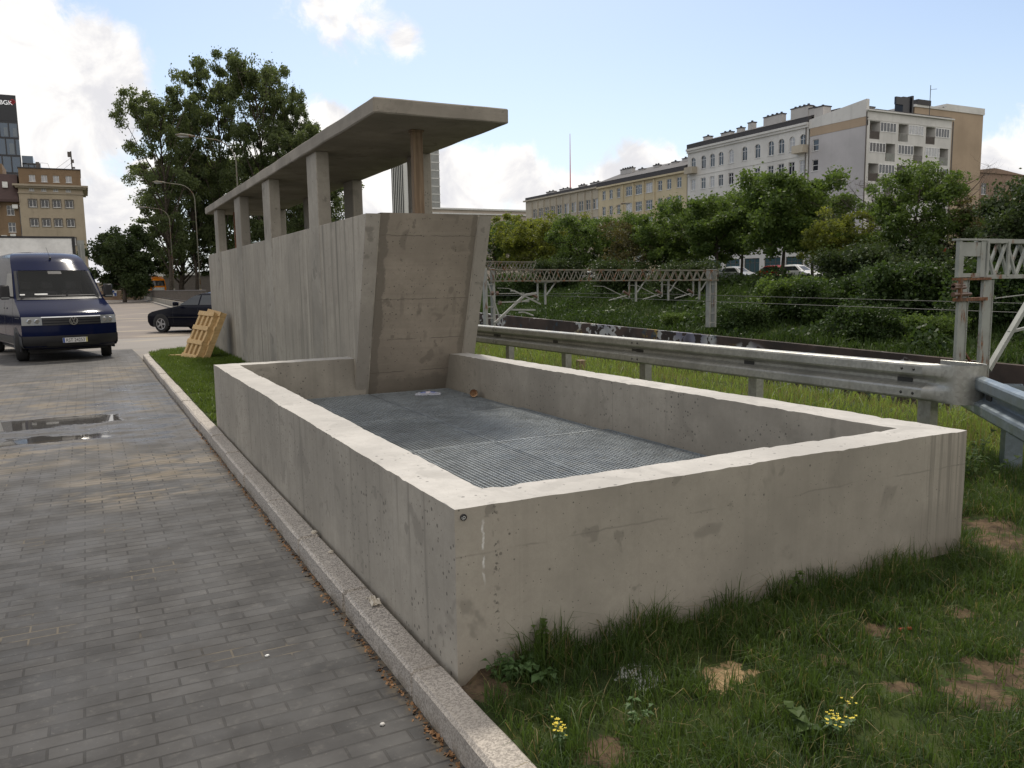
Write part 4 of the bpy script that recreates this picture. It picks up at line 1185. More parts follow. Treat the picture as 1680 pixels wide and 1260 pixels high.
bank_tree('ash_tree', 'rounded green tree below the left end of the ochre building', T_b, 950, 345, 43.5, 9, 2.5)
bank_tree('thin_tree', 'thin olive brown tree with open twigs below the ochre building', T_o, 1035, 352, 43, 8.5, 3.3)
bank_tree('ash_tree', 'green tree between the olive brown one and the pair of large ones', T_b, 1090, 338, 44, 9, 5.0)
bank_tree('ash_tree', 'left one of the pair of large green trees before the white building', T_a, 1175, 298, 44, 10, .9)
bank_tree('ash_tree', 'right one of the pair of large green trees, with a clear trunk', T_a, 1285, 262, 44, 10, 3.7)
bank_tree('maple_tree', 'small yellow green tree below the blank lilac grey gable', T_y, 1375, 352, 43, 7, 4.2)
bank_tree('bare_tree', 'leafless tree before the left corner of the balcony building', T_n, 1428, 288, 45, 9, 1.0)
bank_tree('tall_tree', 'tall feathery green tree in front of the balconies', T_t, 1500, 238, 43, 12.5, 2.0)
bank_tree('bare_tree', 'leafless tree before the beige tower block', T_n, 1580, 272, 46, 9, 4.4)
bank_tree('edge_tree', 'dark tree at the right edge of the picture behind the lattice mast', T_d, 1688, 268, 38, 10, .5)
bank_tree('ash_tree', 'bushy dark tree low behind the lattice mast head', T_d, 1612, 365, 45, 10, 2.9)
bank_tree('thin_tree', 'twiggy tree leaning by the low brown building', T_o, 1640, 300, 47, 8.5, 1.9)
bank_tree('ash_tree', 'small dark tree below the feathery one in front of the balconies', T_d, 1462, 392, 43, 10, 1.1)

for lb, mm, px, pt, X_, hm, rz_ in (('second row tree filling the gap left of the pair of large trees', T_b, 1130, 318, 49, 9, 1.9), ('second row tree behind the left one of the pair of large trees', T_a, 1215, 300, 50, 10, 2.8),
    ('second row tree behind the olive brown thin tree', T_b, 1000, 345, 49, 9, 4.4), ('second row yellowish tree between slim dark tree and rounded green tree', T_y, 905, 358, 49, 7, .2), ('second row tree right of the clear trunk', T_a, 1335, 300, 49, 10, 5.2),
    ('bushy tree right below the bare one at the gable corner', T_b, 1432, 372, 44, 9, 3.9), ('slender green tree right of the feathery one before the beige tower', T_t, 1565, 330, 46, 12.5, 5.4)):
    bank_tree('ash_tree' if mm is not T_y else 'maple_tree', lb, mm, px, pt, X_, hm, rz_)

# shrubs and scrub on the bank
B_a = make_tree('shrub_a', 1.9, 1.9, .2, 13000, .10, M['leaf_shaded'], 'bush', 81, .012, .05)
B_b = make_tree('shrub_b', 1.8, 1.8, .2, 11000, .10, M['leaf_mid'], 'bush', 83, .012, .08)
B_c = make_tree('shrub_c', 1.9, 1.9, .2, 13000, .10, M['leaf_dark'], 'bush', 87, .012, .03)
GS = 'shrubs on the far railway bank'
def shrub(label, meshes, px, py, X, s, rz, name='shrub'):
    p = at_x(px, py, X); t = plant_tree(name, label, 'shrub', meshes, (X, p.y, gh(X, p.y)-.2), rz, s, GS); return t
shrub('yellow green shrub halfway up the bank below the clear trunk', B_b, 1290, 500, 35, 1.15, .3)
shrub('shaded green shrub beside the yellow green one, to its right', B_a, 1345, 515, 35, 1.0, 1.3)
shrub('dark hedge bush below the blank gable', B_c, 1400, 462, 40, 1.2, 2.2)
shrub('wide dark hedge bush right of the blank gable', B_c, 1465, 465, 40, 1.25, .8)
sh_e = shrub('elder shrub dotted with white flowers on the right of the bank', B_a, 1470, 520, 36, 1.25, 3.1, 'elder_shrub')
shrub('large shrub behind the lattice mast legs', B_c, 1545, 500, 38, 1.1, 4.0)
shrub('light green shrub just left of the lattice mast', B_b, 1530, 560, 32.5, .7, 5.0)
shrub('low shrub at the foot of the bank right of the portal leg', B_a, 1215, 535, 32, .75, .1)
shrub('dark bush on the bank behind the portal beam, right part', B_c, 1120, 470, 38, 1.2, 3.5)
shrub('dark bush on the bank behind the portal beam, middle part', B_c, 1010, 468, 39, 1.25, 1.5)
shrub('dark bush on the bank behind the portal beam, left part', B_c, 915, 465, 40, 1.3, 2.6)
shrub('green bush at the left end of the bank behind the crossed steel struts', B_a, 840, 470, 36, 1.2, .9)
shrub('broad shrub right of the mast by the picture edge', B_a, 1660, 520, 36, 1.2, 2.4)
shrub('bushy green shrub low on the bank left of the mast', B_a, 1420, 565, 32.3, .8, 2.0)
shrub('small shrub above the graffiti near the middle of the bank', B_b, 1110, 540, 31.5, .5, 2.0)
m = MB(); rs = np.random.default_rng(5)
for k in range(60):
    a = rs.random()*2*PI; e = .25+rs.random()*.9; r = 1.9*(.75+.3*rs.random())
    c = Vector((math.cos(a)*r*math.cos(e), math.sin(a)*r*math.cos(e), .6+1.6*math.sin(e)))
    for q in range(7):
        d = Vector(rs.normal(size=3)).normalized()*.07; m.add([c+d-Vector((.03,0,0)), c+d+Vector((0,.03,.01)), c+d+Vector((.03,0,0)), c+d-Vector((0,.03,0))], [(0,1,2,3)])
m.build('flower_umbel', M['white_petal'], sh_e, world=False)
# scrub that reads as one mass: leafy ground cover over the bank
N = 70000; x = 30.0+rng.random(N)*13.5; y = -3+rng.random(N)*72
cl = fnoise(x, y, .30, 9); k = rng.random(N) < np.clip(.25+1.5*cl, .03, 1); x, y, cl = x[k], y[k], cl[k]
C = np.stack([x, y, GZ(x, y)+rng.random(len(x))*(.25+1.5*np.clip(cl, 0, 1))], 1)
v, q = leaf_quads(C, .15)
tag(mesh_obj('undergrowth', np_mesh('undergrowth', v, q, None, [M['leaf_shaded']])), 'tangled leafy undergrowth covering the far railway bank', 'undergrowth', kind='stuff')
N = 24000; x = 41.5+rng.random(N)*3.5; y = -10+rng.random(N)*125
C = np.stack([x, y, GZ(x, y)+rng.random(N)*(.55+.5*fnoise(x, y, .35, 2))], 1)
v, q = leaf_quads(C, .16)
tag(mesh_obj('hedge', np_mesh('hedge', v, q, None, [M['leaf_dark']])), 'dark hedge along the top of the far bank in front of the street', 'hedge', kind='stuff')
# ---------------------------------------------------------------- vehicles (local: x sideways, front looks to -y)
class Loft:
    """body as stacked outlines: levels (z, y_front, y_back, half_width)"""
    def __init__(s, lv, bf=.10, bb=.05):
        s.lv = lv; s.bf = bf; s.bb = bb
    def at(s, z):
        lv = s.lv
        for a, b in zip(lv, lv[1:]):
            if z <= b[0]:
                t = max(0, (z-a[0])/(b[0]-a[0])); return [a[i]+(b[i]-a[i])*t for i in (1,2,3)]
        return list(lv[-1][1:])
    def front(s, z, u, off=0):
        yf, yb, w = s.at(z); return (w*u*(1+off*.2), yf+s.bf*abs(u)**3-off, z)
    def back(s, z, u, off=0):
        yf, yb, w = s.at(z); return (w*u, yb-s.bb*abs(u)**3+off, z)
    def side(s, sg, z, y, off=0):
        yf, yb, w = s.at(z); return (sg*(w+off), y, z)
    def body(s, name, mat, parent, nu=12, ns=16, hole=None):
        zs = []
        for a, b in zip(s.lv, s.lv[1:]):
            zs += [a[0]+(b[0]-a[0])*k/2 for k in range(2)]
        zs.append(s.lv[-1][0]); rows = []
        for z in zs:
            yf, yb, w = s.at(z); r = []
            r += [s.front(z, -1+2*i/nu) for i in range(nu)]
            r += [(w, yf+s.bf+(yb-s.bb-yf-s.bf)*i/ns, z) for i in range(ns)]
            r += [s.back(z, 1-2*i/nu) for i in range(nu)]
            r += [(-w, yb-s.bb-(yb-s.bb-yf-s.bf)*i/ns, z) for i in range(ns)]
            r.append(r[0]); rows.append(r)
        m = MB(); m.grid(rows)
        if hole:
            nc = len(rows[0]); fs = []; ms = []
            for f, mi in zip(m.f, m.m):
                i, j = divmod(f[0], nc)
                if j < nu and 1 <= j < nu-1 and hole[0]-.001 <= zs[i] and zs[min(i+1, len(zs)-1)] <= hole[1]+.001: continue
                fs.append(f); ms.append(mi)
            m.f = fs; m.m = ms
        # roof cap, gently crowned
        top = rows[-1][:-1]; yf, yb, w = s.at(zs[-1]); cap = []
        inner = [(x*.6, (yf+yb)/2+(y-(yf+yb)/2)*.75, z+.035) for x, y, z in top]
        m.grid([top+[top[0]], inner+[inner[0]]]); m.add(inner, [tuple(range(len(inner)))])
        return m.build(name, mat, parent, True, 28, world=False)
    def patch(s, m, which, z0, z1, a0, a1, off=.008, n=8, nzz=6, slant=0, mi=0, top=None):
        rows = []
        for k in range(nzz+1):
            z = z0+(z1-z0)*k/nzz; r = []; t = k/nzz
            for i in range(n+1):
                f = i/n; lo = a0[0]+(a0[1]-a0[0])*t if isinstance(a0, tuple) else a0; hi = a1[0]+(a1[1]-a1[0])*t if isinstance(a1, tuple) else a1
                u = lo+(hi-lo)*f
                if which == 'front': r.append(s.front(z, u, off))
                elif which == 'back': r.append(s.back(z, u, off))
                elif which == 'left': r.append(s.side(-1, z, u, off))
                else: r.append(s.side(1, z, u, off))
            rows.append(r)
        m.grid(rows, mi, flip=which in ('left','back'))
        return m

def wheel(parent, x, y, r, w, sg, turn=0, alloy=True, spokes=5):
    m = MB(); n = 28
    R = Matrix.Rotation(turn, 3, 'Z')
    def ringpts(rad, xx): return [Vector((x, y, r)) + R @ Vector((xx, rad*math.cos(2*PI*k/n), rad*math.sin(2*PI*k/n))) for k in range(n+1)]
    prof = [(r*.60,-w/2),(r*.93,-w/2),(r,-w*.36),(r,w*.36),(r*.93,w/2),(r*.60,w/2)]
    m.grid([ringpts(a, b) for a, b in prof]); t = m.build('wheel', M['tyre'], parent, True, 40, world=False)
    m = MB(); ox = sg*w*.40
    if alloy:
        m.grid([ringpts(r*.66, sg*w*.51), ringpts(r*.58, sg*w*.50), ringpts(r*.56, sg*w*.22)])
        c = Vector((x,y,r))
        for k in range(spokes):
            a = 2*PI*k/spokes; d = R @ Vector((0, math.cos(a), math.sin(a))); tn = R @ Vector((0, -math.sin(a), math.cos(a))); nx_ = R @ Vector((sg,0,0))
            m.obox(c+nx_*w*.42+d*r*.32, nx_*.012, d*r*.27, tn*r*.085)
        m.tube([c+R @ Vector((sg*w*.3,0,0)), c+R @ Vector((sg*w*.47,0,0))], [r*.16,r*.13], 14)
        m2 = MB(); m2.add(ringpts(r*.6, sg*w*.2)[:-1], [tuple(range(n))]); m2.build('brake_disc', M['bolt'], t, world=False)
    else:
        m.grid([ringpts(r*.64, sg*w*.50), ringpts(r*.55, sg*w*.42), ringpts(r*.2, sg*w*.46)]); m.add(ringpts(r*.2, sg*w*.46)[:-1], [tuple(range(n))])
    m.build('rim', M['rim_alloy'] if alloy else M['bolt'], t, False, world=False)
    return t

def arch(parent, x, y, r, sg):
    m = MB(); n = 18
    P = [Vector((x, y+r*math.cos(PI*k/n), r*.86+r*math.sin(PI*k/n)-.0)) for k in range(n+1)]
    P += [Vector((x, y-r, .24)), Vector((x, y+r, .24))]
    m.prism([p-Vector((.03*sg,0,0)) for p in P], [p for p in P]); m.build('wheel_arch', M['black'], parent, world=False)

# --- the dark blue delivery van
axle = (Vector((-1.425,22.26,0))+Vector((.349,22.655,0)))/2; rz = math.atan2(.39, 1.775)
hd = Vector((math.sin(rz), -math.cos(rz), 0)); org = axle + hd*.98
van = thing('delivery_van', 'dark blue high roof delivery van facing the camera on the paving at the left', 'van', tuple(org), rz)
VL = Loft([(.30,.14,5.86,.93),(.36,.05,5.90,.99),(.50,.0,5.92,1.0),(.80,.0,5.92,1.005),(1.02,.04,5.92,1.0),(1.09,.10,5.92,.995),(1.16,.22,5.92,.99),(1.28,.50,5.92,.98),(1.40,.80,5.92,.965),(1.46,.90,5.92,.955),(1.80,1.24,5.91,.905),(2.12,1.58,5.90,.855),(2.22,1.72,5.88,.84),(2.42,2.00,5.84,.80),(2.53,2.28,5.78,.74),(2.57,2.5,5.7,.66)], .26, .05)
VL.body('body', M['navy'], van, 16, 16, (1.46, 2.12))
m = MB(); m.box(-.84,.84,1.02,1.62,1.20,1.47); m.box(-.45,-.05,1.30,1.55,1.471,1.53); db = m.build('dashboard', M['black'], van, world=False)
m = MB(); pts_ = [Vector((.42+.19*math.cos(2*PI*k/20), 1.62-.07*math.sin(2*PI*k/20), 1.50+.18*math.sin(2*PI*k/20))) for k in range(21)]; m.tube(pts_, .016, 6); m.beam((.25,1.62,1.50),(.59,1.62,1.50),.03,.03); m.build('steering_wheel', M['black'], db, world=False)
for x_ in (-.55,-.08,.45):
    m = MB(); m.rbox(x_-.22,x_+.22,2.05,2.20,.9,1.62,.1,.04,0); m.rbox(x_-.13,x_+.13,2.08,2.17,1.66,1.86,.06,.03,0); m.build('seat', M['seat'], van, True, 40, world=False)
m = MB(); m.box(-.80,.80,2.5,2.54,.5,2.3); m.build('bulkhead', M['seat'], van, world=False)
m = MB(); VL.patch(m, 'front', 1.47, 2.11, -.93, .93, .012, 16, 8); ws = m.build('windscreen', M['windscreen'], van, True, world=False)
m = MB(); VL.patch(m, 'front', 2.03, 2.10, -.17, .17, .016, 4, 2); m.build('sensor_cover', M['black'], ws, world=False)
m = MB(); VL.patch(m, 'front', 1.505, 1.525, -.55, .1, .030, 8, 1); VL.patch(m, 'front', 1.505, 1.525, .15, .8, .030, 8, 1); m.build('wiper', M['black'], ws, world=False)
m = MB(); VL.patch(m, 'front', 1.535, 1.565, -.58, -.30, .016, 4, 1); VL.patch(m, 'front', 1.53, 1.56, -.88, -.78, .016, 2, 1); m.build('paper_note', M['white'], ws, world=False)
m = MB(); VL.patch(m, 'front', 1.425, 1.475, -.95, .95, .018, 16, 2); VL.patch(m, 'front', 1.47, 2.11, -.955, -.90, .016, 2, 6); VL.patch(m, 'front', 1.47, 2.11, .90, .955, .016, 2, 6); m.build('scuttle_panel', M['black'], van, world=False)
m = MB(); VL.patch(m, 'front', .845, 1.015, -.60, .60, .012, 12, 3); gr = m.build('grille', M['black'], van, world=False)
m = MB()
for z in (.885,.945): VL.patch(m, 'front', z, z+.012, -.60, .60, .022, 12, 1)
m.build('grille_bar', M['navy_dark'], gr, world=False)
m = MB(); VL.patch(m, 'front', 1.018, 1.040, -.62, .62, .022, 12, 1); m.build('chrome_strip', M['chrome'], van, world=False)
for sg in (-1, 1):
    m = MB(); VL.patch(m, 'front', .85, 1.04, sg*.61, (sg*.99, sg*.985), .014, 8, 4); hl = m.build('headlight', M['lamp_glass'], van, True, world=False)
    m = MB()
    for u in (.70,.84):
        c = Vector(VL.front(.94, sg*u, .02)); m.tube([c+Vector((0,.01,0)), c+Vector((0,-.012,0))], [.055,.045], 14)
    m.build('reflector', M['chrome'], hl, True, 40, world=False)
m = MB(); VL.patch(m, 'front', .32, .60, -1.0, 1.0, .016, 20, 4)
for sg, w_ in ((-1,'left'),(1,'right')): VL.patch(m, w_, .32, .60, .26, .60, .016, 4, 4)
m.build('bumper', M['black'], van, True, 40, world=False)
m = MB(); VL.patch(m, 'front', .36, .44, -.55, .55, .024, 12, 1); m.build('intake_grille', M['bolt'], van, world=False)
pc = Vector(VL.front(.49, .02, .035)); m = MB(); m.box(pc.x-.26, pc.x+.26, pc.y-.012, pc.y, pc.z-.057, pc.z+.057); pl = m.build('number_plate', M['white'], van, world=False)
m = MB(); m.box(pc.x-.258, pc.x-.218, pc.y-.0135, pc.y-.0125, pc.z-.055, pc.z+.055); m.build('plate_band', M['sign_blue'], pl, world=False)
m = MB(); m.box(pc.x+.222, pc.x+.258, pc.y-.0135, pc.y-.0125, pc.z-.055, pc.z+.055); m.build('plate_sticker', M['plate_yellow'], pl, world=False)
tm = text_mesh('RST 24253', .112, .001); tm.materials.append(M['black']); o = mesh_obj('plate_lettering', tm, pl, pc+Vector((.002,-.0145,-.004))); o.rotation_euler = (R_(90),0,0); o.scale = (.80,1,1)
# round badge with its two stacked letters
bc = Vector(VL.front(.93, .02, .045)); rad = .092; m = MB(); n = 28
for r0, r1 in ((rad, rad-.013),):
    rows = [[bc+Vector((math.cos(2*PI*k/n)*r, y, math.sin(2*PI*k/n)*r)) for k in range(n+1)] for r, y in ((r0,.012),(r0,-.008),(r1,-.008),(r1,.012))]
    m.grid(rows)
def stroke(pts):
    for a, b in zip(pts, pts[1:]): m.beam(bc+Vector((a[0],-.004,a[1]))*1.0, bc+Vector((b[0],-.004,b[1])), .014, .016, up=(0,1,0))
stroke([(-.036,.074),(-.001,.008),(.001,.008),(.036,.074)])
stroke([(-.072,.036),(-.036,-.070),(-.001,-.012),(.001,-.012),(.036,-.070),(.072,.036)])
m.build('badge', M['chrome'], gr, world=False)
m = MB(); m.tube([bc+Vector((0,.02,0)), bc+Vector((0,.006,0))], [rad*.95, rad*.95], 24); m.build('badge_base', M['black'], gr, world=False)
for sg, w_ in ((-1,'left'),(1,'right')):
    m = MB(); VL.patch(m, w_, 1.50, 2.06, (1.22,1.72), (2.35,2.35), .008, 6, 5); m.build('door_window', M['car_glass'], van, True, world=False)
    m = MB(); VL.patch(m, w_, .50, 2.12, 2.42, 2.435, .004, 1, 8); VL.patch(m, w_, .50, 1.5, 1.30, 1.312, .004, 1, 6); VL.patch(m, w_, .50, 2.2, 3.75, 3.762, .004, 1, 8); m.build('door_gap', M['black'], van, world=False)
    m = MB(); VL.patch(m, w_, .34, .56, 1.35, 5.4, .012, 10, 2); m.build('sill_trim', M['black'], van, True, world=False)
    m = MB(); VL.patch(m, w_, 1.20, 1.24, 2.15, 2.35, .03, 2, 1); m.build('door_handle', M['black'], van, world=False)
    c = Vector((sg*1.12, 1.28, 1.62)); m = MB()
    m.rbox(c.x-.10, c.x+.10, c.y-.06, c.y+.07, c.z-.18, c.z+.16, .06, .03, 0); m.beam((sg*.93,1.30,1.48),(c.x,1.30,1.50),.08,.05)
    mr = m.build('mirror', M['black'], van, True, 50, world=False)
    m = MB(); m.box(c.x-.085, c.x+.085, c.y-.064, c.y-.058, c.z-.155, c.z-.125); m.build('indicator', M['lamp_glass'], mr, world=False)
    m = MB(); VL.patch(m, w_, 1.0, 1.02, .35, .9, .02, 3, 1); m.build('side_marker', M['black'], van, world=False)
    for y in (.98, 4.62):
        arch(van, sg*1.006, y, .43, sg); wheel(van, sg*.905, y, .345, .235, sg, R_(-14) if y < 2 else 0, False)
m = MB(); ac = Vector(VL.front(2.40, .02, .0)); m.tube([ac, ac+Vector((0,-.02,.05))], [.03,.02], 8); m.tube([ac+Vector((0,-.01,.03)), ac+Vector((-.05,.10,.30))], [.006,.003], 5); m.build('antenna', M['black'], van, world=False)
m = MB(); m.box(-.85,.85,.6,5.6,.22,.32); m.build('underbody', M['black'], van, world=False)

# --- the dark saloon car beyond the shelter
hd = Vector((-.66,.75,0)).normalized(); rz = math.atan2(hd.x, -hd.y)
car = thing('parked_car', 'dark blue saloon car parked past the far corner of the shelter', 'car', tuple(Vector((2.48,32.55,0)) - Vector((math.cos(rz),math.sin(rz),0))*(.72) + hd*.85), rz)
CL_ = Loft([(.20,.14,4.46,.80),(.26,.06,4.52,.85),(.40,.0,4.55,.875),(.58,.01,4.55,.885),(.68,.06,4.54,.88),(.76,.22,4.52,.87),(.84,.62,4.50,.855),(.90,1.00,4.46,.84),(.95,1.32,4.30,.81),(.99,1.50,4.05,.78),(1.20,1.86,3.62,.68),(1.36,2.16,3.22,.59),(1.41,2.34,3.02,.54),(1.43,2.5,2.9,.48)], .22, .16)
CL_.body('body', M['navy_dark'], car)
for sg, w_ in ((-1,'left'),(1,'right')):
    m = MB(); CL_.patch(m, w_, 1.00, 1.34, (1.66,2.26), (2.52,2.52), .010, 5, 5); m.build('door_window', M['car_glass'], car, True, world=False)
    m = MB(); CL_.patch(m, w_, 1.00, 1.34, (2.58,2.58), (3.50,3.02), .010, 5, 5); m.build('door_window', M['car_glass'], car, True, world=False)
    m = MB(); CL_.patch(m, w_, .55, .575, 1.2, 3.4, .012, 6, 1); m.build('trim_strip', M['bolt'], car, world=False)
    m = MB(); CL_.patch(m, w_, .35, .98, 2.54, 2.55, .004, 1, 5); CL_.patch(m, w_, .35, .98, 1.42, 1.43, .004, 1, 5); m.build('door_gap', M['black'], car, world=False)
    m = MB(); m.rbox(sg*.98-.11, sg*.98+.11, 1.62, 1.74, .98, 1.12, .06, .03, 0); m.build('mirror', M['navy_dark'], car, True, 50, world=False)
    m = MB(); CL_.patch(m, 'front', .60, .72, sg*.55, sg*.98, .012, 5, 3); m.build('headlight', M['lamp_glass'], car, world=False)
    m = MB(); CL_.patch(m, 'back', .66, .84, sg*.60, sg*.98, .012, 5, 3); m.build('tail_light', M['red_plastic'], car, world=False)
    for y in (.85, 3.52):
        arch(car, sg*.886, y, .37, sg); wheel(car, sg*.80, y, .315, .20, sg, 0, True, 5)
m = MB(); CL_.patch(m, 'front', 1.0, 1.34, -.9, .9, .012, 10, 5); m.build('windscreen', M['car_glass'], car, True, world=False)
m = MB(); CL_.patch(m, 'back', 1.01, 1.36, -.88, .88, .012, 10, 5); m.build('rear_window', M['car_glass'], car, True, world=False)
m = MB(); CL_.patch(m, 'back', .55, .64, -.28, .28, .016, 4, 1); m.build('number_plate', M['white'], car, world=False)

# --- white box lorry behind the van
lor = thing('box_lorry', 'white box body lorry standing behind the dark blue van', 'lorry', (-3.2,30.5,0))
m = MB(); m.rbox(-7.2,-.22,30.0,32.4,.95,3.30,.8,.02,0); m.build('cargo_box', M['white'], lor)
m = MB()
for a in ((-7.22,-.20,29.985,30.04,3.255,3.315),(-.29,-.20,29.985,30.04,.95,3.254),(-7.22,-.20,29.985,30.04,.93,1.0)): m.box(*a)
m.build('edge_trim', M['black'], lor)
m = MB(); m.box(-7.0,-.5,30.3,32.1,.55,.93); m.build('chassis', M['black'], lor)
m = MB(); m.box(-.14,.06,30.1,30.3,.9,3.2); m.tube([(-.05,30.05,.9),(-.05,30.05,3.1)], .03, 6); m.build('tail_frame', M['steel_paint'], lor)
for x in (-6.2,-1.6):
    for y in (30.25,32.1):
        m = MB(); m.tube([(x,y-.14,.48),(x,y+.14,.48)], [.48,.48], 20); m.build('wheel', M['tyre'], lor, True, 40)
cab = thing  # (the cab end is outside the picture)

# --- small orange truck far down the lane
ot = thing('orange_truck', 'orange and white recovery truck far off beyond the ramp fence', 'truck', (8.45,116.9,.25))
OL = Loft([(.45,.05,1.7,.95),(.6,.0,1.75,1.0),(1.3,.05,1.75,1.0),(1.45,.12,1.75,.98),(2.25,.45,1.7,.88),(2.45,.7,1.6,.78)], .15, .05)
OL.body('cab', M['orange_paint'], ot)
m = MB(); OL.patch(m, 'front', 1.45, 2.15, -.9, .9, .012, 8, 3); m.build('windscreen', M['car_glass'], ot, world=False)
m = MB(); OL.patch(m, 'front', .7, 1.25, -.75, .75, .012, 8, 3); m.build('front_panel', M['white'], ot, world=False)
m = MB(); OL.patch(m, 'front', .48, .68, -.98, .98, .014, 8, 2); m.build('bumper', M['red_plastic'], ot, world=False)
m = MB(); m.box(-.7,.7,.7,.95,2.5,2.66); m.build('light_bar', M['orange_paint'], ot, world=False)
m = MB(); m.box(-1.05,1.05,1.9,5.6,.75,.9); m.box(-1.05,-.98,1.9,5.6,.9,1.3); m.box(.98,1.05,1.9,5.6,.9,1.3); m.build('flatbed', M['orange_paint'], ot, world=False)
for x in (-.85,.85):
    for y in (.9,4.4):
        m = MB(); m.tube([(x-.12,y,.42),(x+.12,y,.42)], [.42,.42], 16); m.build('wheel', M['tyre'], ot, True, 40, world=False)

# --- cars parked along the street above the far bank
def small_car():
    L = Loft([(.22,.12,4.1,.78),(.45,.0,4.2,.86),(.66,.08,4.2,.87),(.80,.55,4.18,.85),(.92,1.05,4.12,.82),(1.0,1.3,4.05,.78),(1.38,1.95,3.6,.60),(1.46,2.3,3.3,.50)], .18, .12)
    return L
def street_car(label, paint, x, y, rz):
    t = thing('street_car', label, 'car', (x, y, 1.135), rz, 'cars parked on the street above the bank'); L = small_car(); L.body('body', paint, t)
    m = MB()
    for w_ in ('left','right'): L.patch(m, w_, 1.0, 1.34, (1.45,2.0), (3.75,3.45), .010, 4, 2)
    L.patch(m, 'front', 1.0, 1.34, -.9, .9, .01, 4, 2); L.patch(m, 'back', 1.02, 1.34, -.9, .9, .01, 4, 2); m.build('window_band', M['car_glass'], t, world=False)
    for x2 in (-.80,.80):
        for y2 in (.8,3.35):
            m = MB(); m.tube([(x2-.09,y2,.3),(x2+.09,y2,.3)], [.3,.3], 14); m.build('wheel', M['tyre'], t, True, 40, world=False)
X = 53.5
for px, pt, lb in ((1345,'white_paint','white car on the street glimpsed right of the clear trunk'),(1312,'red_paint','red car on the street glimpsed right of the clear trunk'),
                   (1240,'silver_paint','silver car on the street between the two large trees'),(1080,'white_paint','white car on the street behind the middle of the portal beam'),
                   (995,'white_paint','white car on the street left of the middle of the portal beam'),(968,'blue_paint','blue car on the street behind the trees, beside a white one'),(1130,'silver_paint','silver car on the street behind the right part of the portal beam')):
    street_car(lb, M[pt], X, at_x(px, 445, X).y, 0)
# ---------------------------------------------------------------- buildings
def facade(m, org, ux, W, H, ops, depth=.22, mi=0, mr=0):
    """wall with real openings. org lower left seen from outside, ux unit vector to the right; ops (x0,x1,z0,z1[,arch])"""
    org = Vector(org); ux = Vector(ux).normalized(); n = ux.cross(Vector((0,0,1)))
    P = lambda x, z, d=0: org + ux*x + Vector((0,0,z)) - n*d
    xs = sorted({0, W, *[o[0] for o in ops], *[o[1] for o in ops]}); zs = sorted({0, H, *[o[2] for o in ops], *[o[3] for o in ops]})
    def hit(x, z): return any(o[0] < x < o[1] and o[2] < z < o[3] for o in ops)
    for i in range(len(xs)-1):
        j = 0
        while j < len(zs)-1:
            if hit((xs[i]+xs[i+1])/2, (zs[j]+zs[j+1])/2): j += 1; continue
            k = j
            while k+1 < len(zs)-1 and not hit((xs[i]+xs[i+1])/2, (zs[k+1]+zs[k+2])/2): k += 1
            m.add([P(xs[i],zs[j]), P(xs[i+1],zs[j]), P(xs[i+1],zs[k+1]), P(xs[i],zs[k+1])], [(0,1,2,3)], mi); j = k+1
    for o in ops:
        x0, x1, z0, z1 = o[:4]
        m.add([P(x0,z0),P(x1,z0),P(x1,z1),P(x0,z1),P(x0,z0,depth),P(x1,z0,depth),P(x1,z1,depth),P(x0,z1,depth)], [(0,4,5,1),(1,5,6,2),(2,6,7,3),(3,7,4,0)], mr)
        if len(o) > 4 and o[4]:
            r = (x1-x0)/2; cx = (x0+x1)/2; nseg = 6
            for s in (-1, 1):
                a = [P(cx+s*r*math.cos(PI/2*k/nseg), z1-r+r*math.sin(PI/2*k/nseg), .0) for k in range(nseg+1)] + [P(cx+s*r, z1)]
                b = [p - n*(depth-.02) for p in a]
                m.prism(a if s > 0 else a[::-1], b if s > 0 else b[::-1], mi)

WT = {}
def window_mesh(w, h, mull, trans, frame, pane, sill=True, f=.07):
    key = (round(w,2), round(h,2), mull, trans, frame, pane, sill)
    if key in WT: return WT[key]
    m = MB()
    m.box(0,w,-.03,.03,0,f); m.box(0,w,-.03,.03,h-f,h); m.box(0,f,-.03,.03,f,h-f); m.box(w-f,w,-.03,.03,f,h-f)
    for k in range(1, mull+1): m.box(w*k/(mull+1)-f*.55, w*k/(mull+1)+f*.55, -.028, .028, f, h-f)
    if trans: m.box(f, w-f, -.026, .026, h*trans-f*.4, h*trans+f*.4)
    if sill: m.box(-.08, w+.08, -.24, .0, -.06, -.005)
    m.add([(f*.5,.01,f*.5),(w-f*.5,.01,f*.5),(w-f*.5,.01,h-f*.5),(f*.5,.01,h-f*.5)], [(0,1,2,3)], 1)
    WT[key] = m.mesh('window', [M[frame], M[pane]]); return WT[key]

def put_windows(root, org, ux, ops, style, depth=.15, panes=('pane','pane','pane_dark','pane_light')):
    org = Vector(org); ux = Vector(ux).normalized(); n = ux.cross(Vector((0,0,1))); rzw = math.atan2(ux.y, ux.x)
    for i, o in enumerate(ops):
        mull, trans, frame = style
        pn = panes[(i*7+int(o[0]*3)+int(o[2]*5)) % len(panes)]
        me = window_mesh(o[1]-o[0], o[3]-o[2], mull, trans, frame, pn)
        ob = bpy.data.objects.new('window', me); col.objects.link(ob); ob.parent = root
        ob.location = ROOTM[root.name].inverted() @ (org + ux*o[0] + Vector((0,0,o[2])) - n*depth); ob.rotation_euler = (0,0,rzw)

def bx(root, name, mat, *dims, bevel=0):
    m = MB(); m.box(*dims); return m.build(name, mat, root)

